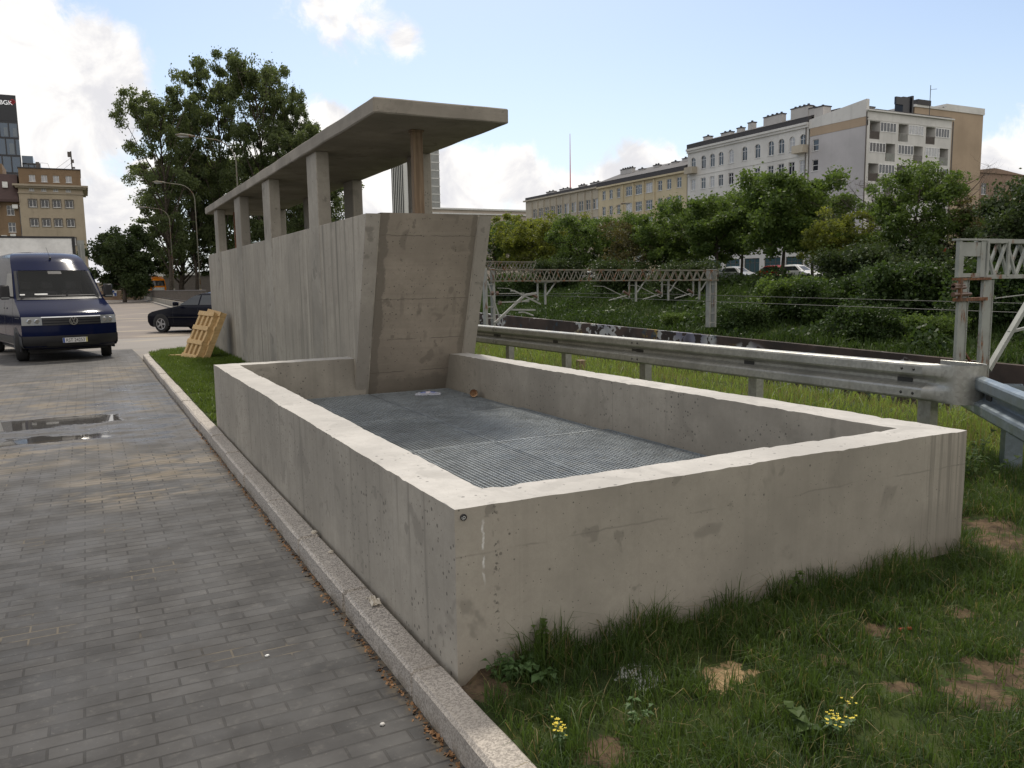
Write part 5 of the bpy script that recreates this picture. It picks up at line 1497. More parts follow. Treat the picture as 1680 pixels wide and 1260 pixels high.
def chimney(root, x, y, z, w, d, h, pots=2):
    m = MB(); m.box(x-w/2,x+w/2,y-d/2,y+d/2,z,z+h); m.box(x-w/2-.08,x+w/2+.08,y-d/2-.08,y+d/2+.08,z+h+.003,z+h+.14,1)
    for k in range(pots):
        yy = y-d/2+d*(k+.5)/pots; m.box(x-.12,x+.12,yy-.12,yy+.12,z+h+.143,z+h+.40,1)
    m.build('chimney', [M['chimney'], M['roof']], root)

G0 = 1.1
UXW = Vector((0,-1,0))       # facades that look towards -x: right is -y
# ---- white house with the arched top floor windows
b = thing('apartment_building', 'long white tenement with arched top floor windows and dark roof', 'building', (96,96,G0))
L0, L1 = 109.2, 83.6; W = L0-L1; H = 22.3-G0
ys_ = [107.8,105.3,103.2,101.2,98.9,96.0,93.3,90.6,88.6,86.6,84.6]
def wx(y, w): c = L0-y; return (c-w/2, c+w/2)
ops = []
for y in ys_:
    w = 1.15
    ops.append((*wx(y,w), 19.1-G0, 21.15-G0, True))
    for z in (15.9,12.6,9.3,6.0): ops.append((*wx(y,w), z-G0, z+1.75-G0, False))
shops = [(1+4.2*k, 4.2+4.2*k, .5, 3.3, False) for k in range(6)]
m = MB(); facade(m, (90,L0,G0), UXW, W, H, ops+shops); m.box(90.3,103,L1,L0,G0,G0+H-.02); m.build('wall', M['pl_white'], b)
put_windows(b, (90,L0,G0), UXW, ops, (1,.68,'frame_white'))
put_windows(b, (90,L0,G0), UXW, shops, (2,.75,'frame_dark'), .15, ('shop_glass',))
m = MB(); m.box(89.55,90.0,L1,L0,22.30,22.62); m.box(89.75,90.0,L1,L0,21.95,22.298); m.box(89.93,89.998,L1,L0,18.2,18.32); m.build('cornice', M['pl_white'], b)
m = MB(); m.box(89.75,90.5,L1,L0,22.625,23.35); m.prism([(89.7,L1,23.36),(96,L1,25.0),(103,L1,23.36)], [(89.7,L0,23.36),(96,L0,25.0),(103,L0,23.36)]); m.build('roof', M['roof'], b)
for y, z, w, d, h in ((106.8,23.0,.9,1.3,1.4),(102.2,23.2,.8,2.2,1.1),(99.2,23.3,.8,1.0,1.2),(96.8,23.4,.8,1.0,1.5),(92.2,23.2,.9,3.6,1.9),(87.0,23.2,1.0,3.2,2.1),(84.8,23.3,.8,1.4,1.5)): chimney(b, 92.2, y, z, w, d, h, max(1, int(d/.8)))
for y in (107.8, 84.6):
    m = MB(); m.box(88.9,90,y-1.0,y+1.0,18.55,18.72); m.box(88.9,88.95,y-1.0,y+1.0,18.72,19.6); m.box(88.95,90,y-1.0,y-.95,18.72,19.6); m.box(88.95,90,y+.95,y+1.0,18.72,19.6); m.build('balcony', M['pl_sand'], b)
m = MB(); m.tube([(89.9,L1+.4,G0),(89.9,L1+.4,22.2)], .07, 6); m.build('downpipe', M['frame_dark'], b)
# ---- balcony block: blank gable to the lane, loggias towards the camera
b = thing('apartment_building', 'tall block with blank lilac grey gable and rows of white loggias', 'building', (98,79,G0))
Y0, Y1 = 74.25, 83.35; X0, X1 = 90, 107.1; H = 22.4-G0
gops = [(.5,1.55,z-G0,z+1.5-G0) for z in (18.6,15.9,13.2,10.5,7.8)]
m = MB(); facade(m, (X0,Y1,G0), UXW, Y1-Y0, 20.6-G0, gops); m.build('gable_wall', M['pl_grey'], b)
put_windows(b, (X0,Y1,G0), UXW, gops, (0,.5,'frame_white'))
m = MB(); m.box(X0-.03,X0+.4,Y0,Y1,20.62,21.7); m.build('gable_band', M['pl_beige'], b)
m = MB(); m.prism([(X0-.05,Y1+.2,21.72),(X0-.05,Y0-.02,21.72),(X0-.05,Y0-.02,23.9),(X0-.05,Y1+.2,22.9)][::-1], [(X0+.5,Y1+.2,21.72),(X0+.5,Y0-.02,21.72),(X0+.5,Y0-.02,23.9),(X0+.5,Y1+.2,22.9)][::-1]); m.build('parapet', M['pl_white'], b)
UXF = Vector((1,0,0)); bays = [(.75,5.75),(6.25,11.25),(11.75,16.6)]; zf = [19.0,16.35,13.7,11.05,8.4,5.75]
lops = []; rail = MB(); par = []; wins = []; doors = []
for fi, z in enumerate(zf):
    for bi, (a, c) in enumerate(bays):
        flip = (fi % 2 == 1)
        mid = a+1.9 if not flip else c-1.9
        o = (a, mid, z-G0, z+2.25-G0) if not flip else (mid, c, z-G0, z+2.25-G0)
        wv = (mid+.004, c, z+1.0-G0, z+2.25-G0) if not flip else (a, mid-.004, z+1.0-G0, z+2.25-G0)
        lops.append(o); wins.append(wv)
m = MB(); facade(m, (X0,Y0,G0), UXF, X1-X0, H, lops, 1.35); facade(m, (X0,Y0+1.35,G0), UXF, X1-X0, H, []) if False else None
m.build('loggia_wall', M['pl_white'], b)
m2 = MB(); m2.box(X0+.6,X1-.01,Y0+1.352,Y0+1.5,G0,22.3); m2.build('inner_wall', M['pl_sand'], b)
# window strips sit flush in shallow recesses of their own
for i, wv in enumerate(wins):
    me = window_mesh(wv[1]-wv[0]-.02, wv[3]-wv[2], 4, 0, 'frame_white', ('pane','pane_light','pane','pane_dark')[i % 4], False, .09)
    ob = bpy.data.objects.new('window', me); col.objects.link(ob); ob.parent = b
    ob.location = Vector((X0+wv[0]+.01, Y0-.035, G0+wv[2])) - b.location
for i, o in enumerate(lops):
    r = MB(); z = G0+o[2]; x0, x1 = X0+o[0], X0+o[1]
    r.box(x0,x1,Y0+.03,Y0+.07,z+.98,z+1.03); r.box(x0,x1,Y0+.03,Y0+.07,z+.02,z+.07)
    nb = 9
    for k in range(nb+1): r.box(x0+(x1-x0)*k/nb-.015, x0+(x1-x0)*k/nb+.015, Y0+.03, Y0+.06, z+.07, z+.98)
    if i % 3 != 1: r.box(x0+.02,x1-.02,Y0+.072,Y0+.09,z+.1,z+.95)
    r.build('balustrade', M['steel_paint'] if i % 2 else M['frame_dark'], b)
    me = window_mesh(1.5, 2.1, 1, 0, 'frame_dark', 'pane_dark', False)
    ob = bpy.data.objects.new('balcony_door', me); col.objects.link(ob); ob.parent = b
    ob.location = Vector((x0+.2, Y0+1.30, z+.03)) - b.location
m = MB(); m.box(X0,X1+.1,Y0-.35,Y0,22.42,22.6); m.box(X0,X1,Y0-.06,Y0-.003,21.35,21.47); m.build('cornice', M['pl_white'], b)
m = MB(); m.box(X0+.5,X1,Y0,Y1+4,22.605,22.8); m.build('roof', M['roof'], b)
m = MB(); m.box(X0+.55,X1-.02,Y0+1.51,Y1-.2,G0,22.41); m.box(X1-.35,X1,Y0+.01,Y1,G0,22.41); m.build('core_wall', M['pl_white'], b)
for x, y, w, h in ((91.6,77,1.0,.9),(93.6,77,1.2,.7),(90.8,82,1.5,1.5)): chimney(b, x, y, 22.8, w, w, h, 1)
m = MB(); m.box(100.2,103.0,77,79,22.8,23.4); m.box(100.9,102.4,77.3,78.6,23.4,25.7); m.box(99.5,100.9,77.3,77.6,24.6,25.6); m.box(102.5,102.8,77.1,78.4,23.6,25.9); m.build('roof_plant', M['tower_dark'], b)
m = MB(); m.tube([(110.2,80,22.8),(110.2,80,28.6)], .05, 5); m.beam((110.2,80,28.0),(111.6,80,28.2),.05,.05); m.build('aerial', M['wire'], b)
m = MB(); m.tube([(X1+.12,Y0-.1,G0),(X1+.12,Y0-.1,22.3)], .09, 6); m.build('downpipe', M['frame_dark'], b); m = MB(); m.tube([(X0+.0,Y0-.1,G0),(X0+.0,Y0-.1,22.3)], .08, 6); m.build('downpipe', M['frame_dark'], b)
# ---- beige tower slab behind
b = thing('apartment_building', 'plain beige tower block with few small windows behind the loggia block', 'building', (118,88,G0))
ops = [(.6,2.0,z-G0,z+1.45-G0) for z in (23.4,20.6,17.2,13.8,10.4,7.0)]
m = MB(); facade(m, (112.6,84.25,G0), UXF, 16.6, 26.6-G0, ops); m.box(112.62,129.2,84.55,95,G0,26.55); m.build('wall', M['pl_beige'], b)
put_windows(b, (112.6,84.25,G0), UXF, ops, (1,0,'frame_white'))
m = MB(); m.box(112.5,129.35,84.1,95.2,26.6,26.95); m.box(119.8,129.35,84.12,95,26.96,27.6); m.build('roof', M['pl_white'], b)
m = MB(); m.prism([(107.3,84.4,22.9),(119.6,84.4,27.2),(119.6,84.4,22.9)], [(107.3,92,22.9),(119.6,92,27.2),(119.6,92,22.9)]); m.box(113,116,84.0,86,26.95,27.7); m.build('lean_roof', M['roof'], b)
# ---- low brown building at the right edge
b = thing('apartment_building', 'low brown rendered building at the right edge beyond the beige tower', 'building', (146,92,G0))
ops = [(5.4+8.2*k,6.9+8.2*k,z-G0,z+1.9-G0) for k in range(3) for z in (15.0,10.6,6.2)]
m = MB(); facade(m, (132,89.25,G0), UXF, 30, 18.6-G0, ops); m.box(132.02,162,89.5,100,G0,18.5); m.build('wall', M['pl_brown'], b)
put_windows(b, (132,89.25,G0), UXF, ops, (1,.6,'frame_white'))
m = MB(); m.prism([(132,89.0,18.6),(140.5,89.0,19.5),(142,89.0,19.4),(150,89.0,18.6)], [(132,100,18.6),(140.5,100,19.5),(142,100,19.4),(150,100,18.6)]); m.build('roof', M['pl_brown'], b)
# ---- ochre building
b = thing('apartment_building', 'ochre yellow tenement with dark roof between the white and the sand coloured one', 'building', (96,122,G0))
L0, L1 = 135.9, 109.35; H = 19.0-G0; ops = []; big = []
for y, w in ((134.0,1.2),(131.6,1.2),(129.1,1.2),(125.8,2.0),(122.8,2.0),(119.7,2.0),(116.6,1.3),(114.1,1.3),(111.4,1.3)):
    for z in (16.75,13.75,10.75,7.75,4.75): (big if w > 1.5 else ops).append((L0-y-w/2, L0-y+w/2, z-G0, z+1.7-G0))
m = MB(); facade(m, (90,L0,G0), UXW, L0-L1, H, ops+big); m.box(90.3,103,L1,L0,G0,G0+H-.02)
for y in (127.6,124.3,121.2,118.1):  m.box(89.8,90.0,y-.22,y+.22,G0,G0+H-.1)
m.build('wall', M['pl_yellow'], b)
put_windows(b, (90,L0,G0), UXW, ops, (1,.65,'frame_white')); put_windows(b, (90,L0,G0), UXW, big, (2,.65,'frame_white'), .15, ('pane','pane_light','pane'))
m = MB(); m.box(89.5,90.0,L1,L0,19.0,19.3); m.build('cornice', M['pl_yellow'], b)
m = MB(); m.box(89.6,90.4,L1,L0,19.305,20.1); m.prism([(89.55,L1,20.11),(96,L1,22.4),(103,L1,20.11)], [(89.55,L0,20.11),(96,L0,22.4),(103,L0,20.11)]); m.build('roof', M['roof'], b)
for y, d, h in ((132,3.8,1.9),(127.4,1.2,1.3),(122.8,1.4,1.4),(119.4,.7,.9),(117.6,1.2,1.3),(114.4,1.8,1.5),(112.6,2.0,1.3),(110.6,1.4,1.4)): chimney(b, 94.2, y, 20.6, .8, d, h, max(1, int(d/.7)))
# ---- sand building with pilasters
b = thing('apartment_building', 'sand coloured building with narrow pilasters left of the ochre one', 'building', (96,150,G0))
L0, L1 = 165.6, 136.0; H = 19.2-G0; ops = []; m = MB()
cy = [164.0,161.4,158.7,156.0,153.4,150.8,147.9,145.0,142.2,139.5,137.0]
for y in cy[1:]:
    for z in (15.3,11.8,8.3,4.8): ops += [(L0-y-.95,L0-y-.06,z-G0,z+2.0-G0),(L0-y+.06,L0-y+.95,z-G0,z+2.0-G0)]
facade(m, (90,L0,G0), UXW, L0-L1, H, ops); m.box(90.3,104,L1,L0,G0,G0+H-.02)
for a, c in zip(cy, cy[1:]): m.box(89.8,90.0,(a+c)/2-.2,(a+c)/2+.2,G0,G0+H-.3)
m.build('wall', M['pl_sand'], b); put_windows(b, (90,L0,G0), UXW, ops, (0,.65,'frame_white'))
m = MB(); m.box(89.5,90.0,L1,L0+.4,19.2,19.5); m.build('cornice', M['pl_sand'], b)
m = MB(); m.box(89.9,104,L1,L0,19.505,20.1); m.build('roof', M['roof'], b)
for y, d in ((160,3),(154,3.5),(147,2),(142,3)): chimney(b, 93.5, y, 20.1, .9, d, .9, 2)
m = MB(); m.tube([(120,195,G0),(120,195,29),(120,195,41)], [.25,.15,.06], 5); tag(m.build('radio_mast', M['sign_red']), 'thin distant radio mast rising above the sand coloured building', 'mast')
# ---- far low block and glass tower behind the canopy
b = thing('office_building', 'distant flat roofed sand stone block closing the street behind the slim dark tree', 'building', (115,245,G0))
ops = [(1.5+3.1*k,3.0+3.1*k,z-G0,z+2.2-G0) for k in range(13) for z in (18.2,14.2,10.2,6.2)]
m = MB(); facade(m, (96,240,G0), UXF, 42, 24.2-G0, ops); m.box(96.02,138,240.4,255,G0,24); m.build('wall', M['pl_far'], b)
put_windows(b, (96,240,G0), UXF, ops, (1,.6,'frame_dark'), .15, ('pane','pane_dark'))
m = MB(); m.box(95.6,138.4,239.4,240,22.6,23.0); m.box(95.6,138.4,239.4,240,24.0,24.5); m.build('cornice', M['fin'], b)
b = thing('glass_tower', 'far off high rise tower with pale vertical fins behind the timber prop', 'tower', (153,400,G0))
m = MB()
for xa, xb, ya, h_ in ((140.6,149.2,400,76),(150.5,166,398,84)):
    k_ = 424/ya; q_ = [(xa,ya),(xb,ya),(xb*k_,424),(xa*k_,424)]; m.prism([(a_,c_,G0) for a_, c_ in q_], [(a_,c_,h_) for a_, c_ in q_]); m.build('wall', M['slate_blue'], b)
m = MB()
for k in range(9): m.box(141+.95*k,141.3+.95*k,399.5,399.99,G0,76)
m.box(147.0,149.7,399.0,399.98,G0,77)
for k in range(11): m.box(160.6+.5*k,160.75+.5*k,397.4,397.99,G0,84)
for z in range(6, 84, 4): m.box(160.4,166,397.5,397.95,z,z+.5)
m.build('fin', M['fin'], b)
# ---- left: old office house, grimy neighbour, dark glass tower
b = thing('office_building', 'old stained beige office house with deep cornice and antenna on its roof', 'building', (-3.6,155,0))
ops = []; att = []; fr = []
for x in (-6.4,-4.75,-3.1,-1.35):
    for z in (14.3,11.35,8.45,5.5,2.6): ops.append((x+8.2-.52, x+8.2+.52, z, z+1.15))
    att.append((x+8.2-.42, x+8.2+.42, 18.25, 19.3)); fr.append((x+8.2-.35, x+8.2+.35, 16.75, 17.3))
m = MB(); facade(m, (-8.2,150,0), UXF, 8.9, 17.45, ops+fr); m.box(-8.18,.7,150.3,162,0,17.4); m.build('wall', M['pl_old'], b)
put_windows(b, (-8.2,150,0), UXF, ops, (1,.0,'frame_white')); put_windows(b, (-8.2,150,0), UXF, fr, (1,0,'frame_white'))
for o in ops:
    x0, x1, z0, z1 = o; x0 -= 8.2; x1 -= 8.2; m = MB()
    m.box(x0-.12,x1+.12,149.93,149.99,z0-.14,z0-.003); m.box(x0-.12,x1+.12,149.93,149.99,z1+.003,z1+.12); m.box(x0-.12,x0-.003,149.93,149.99,z0-.003,z1+.003); m.box(x1+.003,x1+.12,149.93,149.99,z0-.003,z1+.003)
    m.build('window_surround', M['frame_dark'], b)
m = MB(); facade(m, (-8.0,150.4,0), UXF, 8.55, 20.25, att); m.box(-7.98,.54,150.7,161,17.6,20.2); m.build('attic_wall', M['pl_old_dark'], b); put_windows(b, (-8.0,150.4,0), UXF, att, (1,0,'frame_white'))
m = MB(); m.box(-8.9,1.5,149.2,163,17.46,17.75); m.box(-8.6,1.2,149.5,162.6,17.2,17.458); m.box(-8.3,.8,149.85,149.995,16.35,16.55); m.build('cornice', M['cornice'], b)
m = MB(); m.box(-8.1,.65,150.3,161.2,20.26,20.42); m.build('roof', M['roof'], b)
m = MB(); m.box(-5.6,-5.1,152,152.6,20.42,21.5); m.build('chimney', M['frame_dark'], b)
m = MB(); m.tube([(-.55,152,20.42),(-.55,152,23.4)], .10, 6); m.box(-1.05,-.6,151.8,152.2,22.5,23.3); m.box(-.5,-.2,151.8,152.2,21.6,22.1); m.box(-.5,-.1,151.8,152.2,20.7,20.95); m.tube([(-.55,152,22.4),(-3.0,152,20.42)], .02, 4); m.tube([(-.55,152,21.6),(-1.9,152,20.42)], .02, 4); m.build('antenna', M['frame_dark'], b)
m = MB(); m.tube([(-6.8,151,20.42),(-6.8,151,21.0),(-4.6,151,21.25),(-3.9,151,21.2),(-3.7,151,20.42)], .025, 4); m.build('roof_railing', M['frame_dark'], b)
b = thing('tenement_house', 'grimy brown tenement with dark mansard roof at the left edge', 'building', (-14,152,0))
ops = [(x, x+1.0, z, z+1.5) for x in (1.0,4.2,7.3) for z in (13.0,10.4,7.2,4.0)]
m = MB(); facade(m, (-17.3,150.5,0), UXF, 9.0, 15.2, ops); m.box(-17.28,-8.95,150.8,160,0,15.1); m.build('wall', M['pl_old_dark'], b)
put_windows(b, (-17.3,150.5,0), UXF, ops, (1,.6,'frame_white'))
m = MB(); m.prism([(-17.5,150.0,15.4),(-17.5,151.8,19.4),(-17.5,160,19.4),(-17.5,160,15.4)][::-1], [(-8.3,150.0,15.4),(-8.3,151.8,19.4),(-8.3,160,19.4),(-8.3,160,15.4)][::-1]); m.box(-17.6,-8.25,149.7,150.49,15.0,15.38); m.build('roof', M['roof_brown'], b)
m = MB(); m.box(-10.3,-9.6,150.55,150.95,17.2,18.1); m.build('skylight', M['white'], b)
m = MB()
for x, z in ((-9.8,9.5),(-11.0,9.3),(-9.2,14.0),(-11.6,14.2)): m.box(x,x+.75,149.9,150.49,z,z+.6)
m.build('air_conditioner', M['white'], b)
m = MB(); m.box(-17.3,-10.2,152.0,160,19.42,21.0); m.build('chimney', M['pl_old_dark'], b)
b = thing('glass_tower', 'dark glazed office tower with lit lettering at its top, at the left edge', 'tower', (-20,192,0))
m = MB(); m.prism([(-40,190,0),(-9.45,190,0),(-10.8,215,0),(-40,215,0)], [(-40,190,33.9),(-9.45,190,33.9),(-10.8,215,33.9),(-40,215,33.9)]); m.build('wall', M['tower_glass'], b)
m = MB(); m.prism([(-40.05,189.9,34),(-9.40,189.9,34),(-10.8,215,34),(-40.05,215,34)], [(-40.05,189.9,38.9),(-9.40,189.9,38.9),(-10.8,215,38.9),(-40.05,215,38.9)]); m.box(-40.05,-9.40,189.92,190.0,33.6,33.98); m.build('crown', M['tower_dark'], b)
m = MB()
for k in range(9):
    z = 30.6-k*3.35; m.box(-40.04,-9.42,189.93,189.99,z,z+.35)
    for q in range(15):
        x = -9.5-1.55*q-(.7 if k % 2 else 0)
        if x > -40: m.box(x-.10, x+.10, 189.9, 189.95, z+.35, z+3.35)
m.build('mullion', M['tower_dark'], b)
rg = random.Random(4); m = MB()
for k in range(9):
    z = 30.6-k*3.35
    for q in range(15):
        x = -9.6-1.55*q-(.7 if k % 2 else 0)
        if rg.random() < .55 and x > -14: m = MB(); m.box(x-rg.uniform(.7,1.3), x-.14, 189.96, 189.985, z+.5, z+rg.uniform(1.4,3.2)); m.build('blind', M['slate_blue'], b)
m = MB(); m.box(-9.36,-6.2,191,212,0,26.2); m.box(-9.3,-7.4,190.5,200,26.21,27.6); m.build('wing', M['tower_glass'], b)
m = MB()
for q in range(4): m.box(-9.3+.95*q, -9.15+.95*q, 190.9, 190.99, 0, 26.2)
for k in range(7): m.box(-9.36,-6.2,190.92,190.985,26-3.35*k,26.3-3.35*k)
m.build('wing_mullion', M['tower_dark'], b)
tm = text_mesh('BGK', 1.15, .03, 1.0); mt, nt_, bs = new_mat('lit letters'); bs.inputs['Base Color'].default_value = (.8,.8,.8,1); bs.inputs['Emission Color'].default_value = (.8,.8,.82,1); bs.inputs['Emission Strength'].default_value = .35
tm.materials.append(mt); o = mesh_obj('lettering', tm, b); o.location = Vector((at_y(9.5,168.5,189.85).x,189.85,at_y(9.5,168.5,189.85).z)) - b.location; o.rotation_euler = (R_(90),0,0)
m = MB()
for dx, dz in ((0,.42),(0,-.42),(.42,0),(-.42,0)):
    a = at_y(20.5,167,189.84)+Vector((dx*.62,0,dz*.62)); s = .17
    for e0, e1 in (((-s,-s),(s,-s)),((s,-s),(s,s)),((s,s),(-s,s)),((-s,s),(-s,-s))): m.beam(a+Vector((e0[0],0,e0[1])), a+Vector((e1[0],0,e1[1])), .10, .10)
m.build('emblem', M['sign_red'], b)
# ---------------------------------------------------------------- railway
gw = MB(); yy = [-20+4*k for k in range(40)]
rows = [[(29.52, y, -5.3) for y in yy], [(29.46, y, wall_top(y)) for y in yy], [(29.60, y, wall_top(y)+.02) for y in yy], [(29.66, y, wall_top(y)-.6) for y in yy]]
gw.grid(rows, flip=True); gw.prism([(29.40,-20,wall_top(-20)+.0),(29.64,-20,wall_top(-20)+.0),(29.64,-20,wall_top(-20)+.12),(29.40,-20,wall_top(-20)+.12)], [(29.40,136,wall_top(95)),(29.64,136,wall_top(95)),(29.64,136,wall_top(95)+.12),(29.40,136,wall_top(95)+.12)]) if False else None
tag(gw.build('retaining_wall', M['graffiti']), 'dark retaining wall covered with graffiti along the railway tracks', 'wall')

def truss(m, a, b, h, w, nb, r=.035):
    """lattice girder from a to b: four chords, zigzag diagonals"""
    a, b = Vector(a), Vector(b); d = (b-a).normalized(); s = d.cross(Vector((0,0,1))).normalized(); u = Vector((0,0,1))
    C = [a+s*w/2, a-s*w/2, a+s*w/2-u*h, a-s*w/2-u*h]; L = (b-a).length
    for c in C: m.beam(c, c+d*L, r*1.7, r*1.7)
    for sg in (0, 1):
        for k in range(nb):
            t0, t1, t2 = L*k/nb, L*(k+.5)/nb, L*(k+1)/nb
            p, q = C[sg], C[sg+2]
            m.beam(p+d*t0, q+d*t1, r, r); m.beam(q+d*t1, p+d*t2, r, r)
    for k in range(nb+1):
        t = L*k/nb; m.beam(C[0]+d*t, C[1]+d*t, .04, .04); m.beam(C[2]+d*t, C[3]+d*t, .04, .04)

# far portal
fp = thing('catenary_portal', 'far catenary portal whose lattice beam spans all tracks, with hanging brackets', 'catenary portal', (15.95,33,-5.2))
zt = 2.18; m = MB(); truss(m, (15.95,33,zt), (29.1,33,zt-.15), .50, .5, 27); m.build('beam', M['steel_far'], fp)
for x, zb, mat, zz in ((16.0,-5.2,'steel_white',zt-.05),(28.85,-.9,'steel_white',zt-.2)):
    m = MB()
    for dx in (-.19,.19): m.box(x+dx-.055,x+dx+.055,32.86,33.14,zb,zz+.12)
    n = int((zz-zb)/.5)
    for k in range(n): m.box(x-.134,x+.134,32.87,32.90,zb+.2+.5*k,zb+.25+.5*k)
    m.build('post', M[mat], fp)
for x in (18.9,24.05,26.05,28.05):
    m = MB(); zb = .55
    m.box(x-.04,x+.04,32.96,33.04,zb,zt-.56); m.box(x-.43,x-.38,32.96,33.04,zb+.2,zt-.56); m.box(x-.55,x+.75,32.93,33.07,zt-.61,zt-.57)
    m.beam((x+.08,33,zb+.45),(x+.55,33,zt-.62),.05,.05)
    m.beam((x-.45,33,zb+.15),(x-1.9,33,zt-.85),.035,.035); m.beam((x-1.9,33,zt-.85),(x-2.5,33,zt-.82),.03,.03); m.beam((x-.4,33,zb+.35),(x-1.6,33,zb+.1),.04,.04)
    m.build('hanging_bracket', M['steel_white'], fp)
    m = MB(); m.tube([(x-.45,33,zb+.35),(x-.75,33,zb+.52)], .07, 6); m.build('insulator', M['insul'], fp)
for x in (19.2,24.2):
    m = MB(); m.tube([(x,-20,.95),(x,10,.75),(x,33,.95),(x,60,.75),(x,95,.95)], .008, 4)
    tag(m.build('contact_wire', M['wire']), 'thin overhead contact wire strung under the portal beams over the tracks', 'wire', 'overhead wires above the railway')
# strut work in front of the portal's left post
st = thing('steel_strut', 'slanting steel strut frame with horizontal bars left of the graffiti', 'strut', (16.6,30,-2))
A = lambda px, py: at_y(px, py, 30)
m = MB(); m.beam(A(812,530),A(861,484),.09,.09); m.beam(A(861,484),A(880,481),.08,.08); m.beam(A(836,441),A(887,500),.06,.06) if False else m.beam(A(843,477),A(887,499),.06,.06); m.beam(A(800,462),A(819,520),.05,.05)
m.beam(A(812,482),A(860,481),.035,.035); m.beam(A(822,496),A(868,494),.05,.05); m.beam(A(838,508),A(878,508.5),.07,.07); m.beam(A(838,477),A(845,477),.06,.06)
m.tube([A(851,513),A(857,512),A(862,513),A(875,518)], .04, 5); m.build('bar', M['steel_white'], st)
m = MB()
for px, py in ((807,481),(815,481),(820,497)): m.tube([A(px-2,py),A(px+2,py)], .09, 6)
m.build('insulator', M['insul'], st)
# second, more distant beam seen above the first
t = thing('catenary_portal', 'second catenary beam half hidden behind the first, at its left end', 'catenary portal', (20,45,-5))
m = MB(); truss(m, (21.0,45,2.85), (25.0,45,2.8), .50, .5, 8); m.box(20.9,21.1,44.9,45.1,-5,2.9); m.build('beam', M['steel_far'], t)

# near lattice mast at the right edge
nm = thing('catenary_mast', 'tall rust streaked lattice mast and beam at the right edge of the picture', 'catenary mast', (14.2,9.3,-5))
Y = 9.3; m = MB(); za, zb2 = 2.27, 1.62
for x0, w in ((13.86,.27),(14.55,.30)):
    for dy in (0,):
        m.box(x0,x0+.015,Y,Y+.06,-5.2,zb2-.06); m.box(x0+w-.015,x0+w,Y,Y+.06,-5.2,zb2-.06); m.box(x0+.015,x0+w-.015,Y+.02,Y+.035,-5.2,zb2-.06)
leg = m.build('leg', M['steel_paint'], nm)
m = MB()
for k in range(4):
    z = .35-1.5*k; m = MB(); m.beam((14.12,Y+.09,z),(14.56,Y+.09,z-.42),.035,.035); m.build('lacing', M['rusty'], nm)
m = MB(); m.box(13.80,14.72,Y-.03,Y+.12,zb2-.055,zb2-.012); m.box(13.82,14.66,Y-.02,Y+.1,1.19,1.25); m.build('bracket_plate', M['rusty'], nm)
m = MB()
m.box(13.80,13.87,Y,Y+.07,zb2,za); m.box(14.42,14.55,Y,Y+.07,zb2,za); m.box(13.87,14.42,Y+.01,Y+.06,zb2,zb2+.07); m.box(13.87,14.42,Y+.01,Y+.06,za-.28,za-.03); m.box(13.87,13.95,Y+.012,Y+.05,zb2+.07,za-.28)
m.box(13.78,14.57,Y-.02,Y+.14,za,za+.035)
m.build('head_box', M['steel_paint'], nm)
m = MB(); truss(m, (14.56,Y+.12,za), (20.5,Y+.12,za-.02), za-zb2, .16, 9, .045)
for k in range(9):
    x = 14.62+.62*k; m.box(x-.03,x+.03,Y-.01,Y+.03,zb2,za)
m.build('beam', M['steel_paint'], nm)
m = MB(); m.beam((14.98,Y+.1,-.12),(16.2,Y+.1,1.22),.09,.09); m.beam((15.55,Y+.1,.56),(16.6,Y+.1,.68),.05,.05); m.tube([(14.9,Y,1.22),(18,Y,1.38)], .012, 4); m.build('brace', M['steel_paint'], nm)
for z, L in ((1.44,.34),(1.32,.5),(1.48,.3)):
    m = MB(); m.tube([(13.62,Y-.04,z),(13.70,Y-.04,z),(13.72,Y-.04,z),(13.80,Y-.04,z),(13.62+L,Y-.04,z)], [.045,.045,.02,.045,.03], 8); m.build('insulator', M['insul'], nm)
m = MB(); m.box(13.78,13.83,Y-.08,Y-.02,1.2,1.62); m.build('side_bracket', M['rusty'], nm)

# rusty mesh fence below it
fe = thing('rusty_fence', 'rusty chain link fence behind the basin corner and guardrail post', 'fence', (8.6,5.2,-.1))
fa, fb = Vector((8.2,5.0,.38)), Vector((10.4,3.4,.22))
for k in range(3):
    p = fa.lerp(fb, k/2); m = MB(); m.box(p.x-.04,p.x+.04,p.y-.04,p.y+.04,-.6,p.z); m.build('post', M['rusty'], fe)
m = MB(); m.beam(fa, fb, .06, .06); m.beam(fa-Vector((0,0,.62)), fb-Vector((0,0,.62)), .05, .05); m.build('rail', M['rusty'], fe)
m = MB(); d = fb-fa; L = d.length; dn = d.normalized(); n = int(L/.07)
for k in range(-8, n):
    for s in (1, -1):
        t0, t1 = k*.07, k*.07+.56; z0, z1 = (-.60, -.04) if s > 0 else (-.04, -.60)
        if t0 < 0 or t1 > L: continue
        m.beam(fa+dn*t0+Vector((0,0,z0)), fa+dn*t1+Vector((0,0,z1)), .006, .006)
m.build('wire_mesh', M['rusty'], fe)

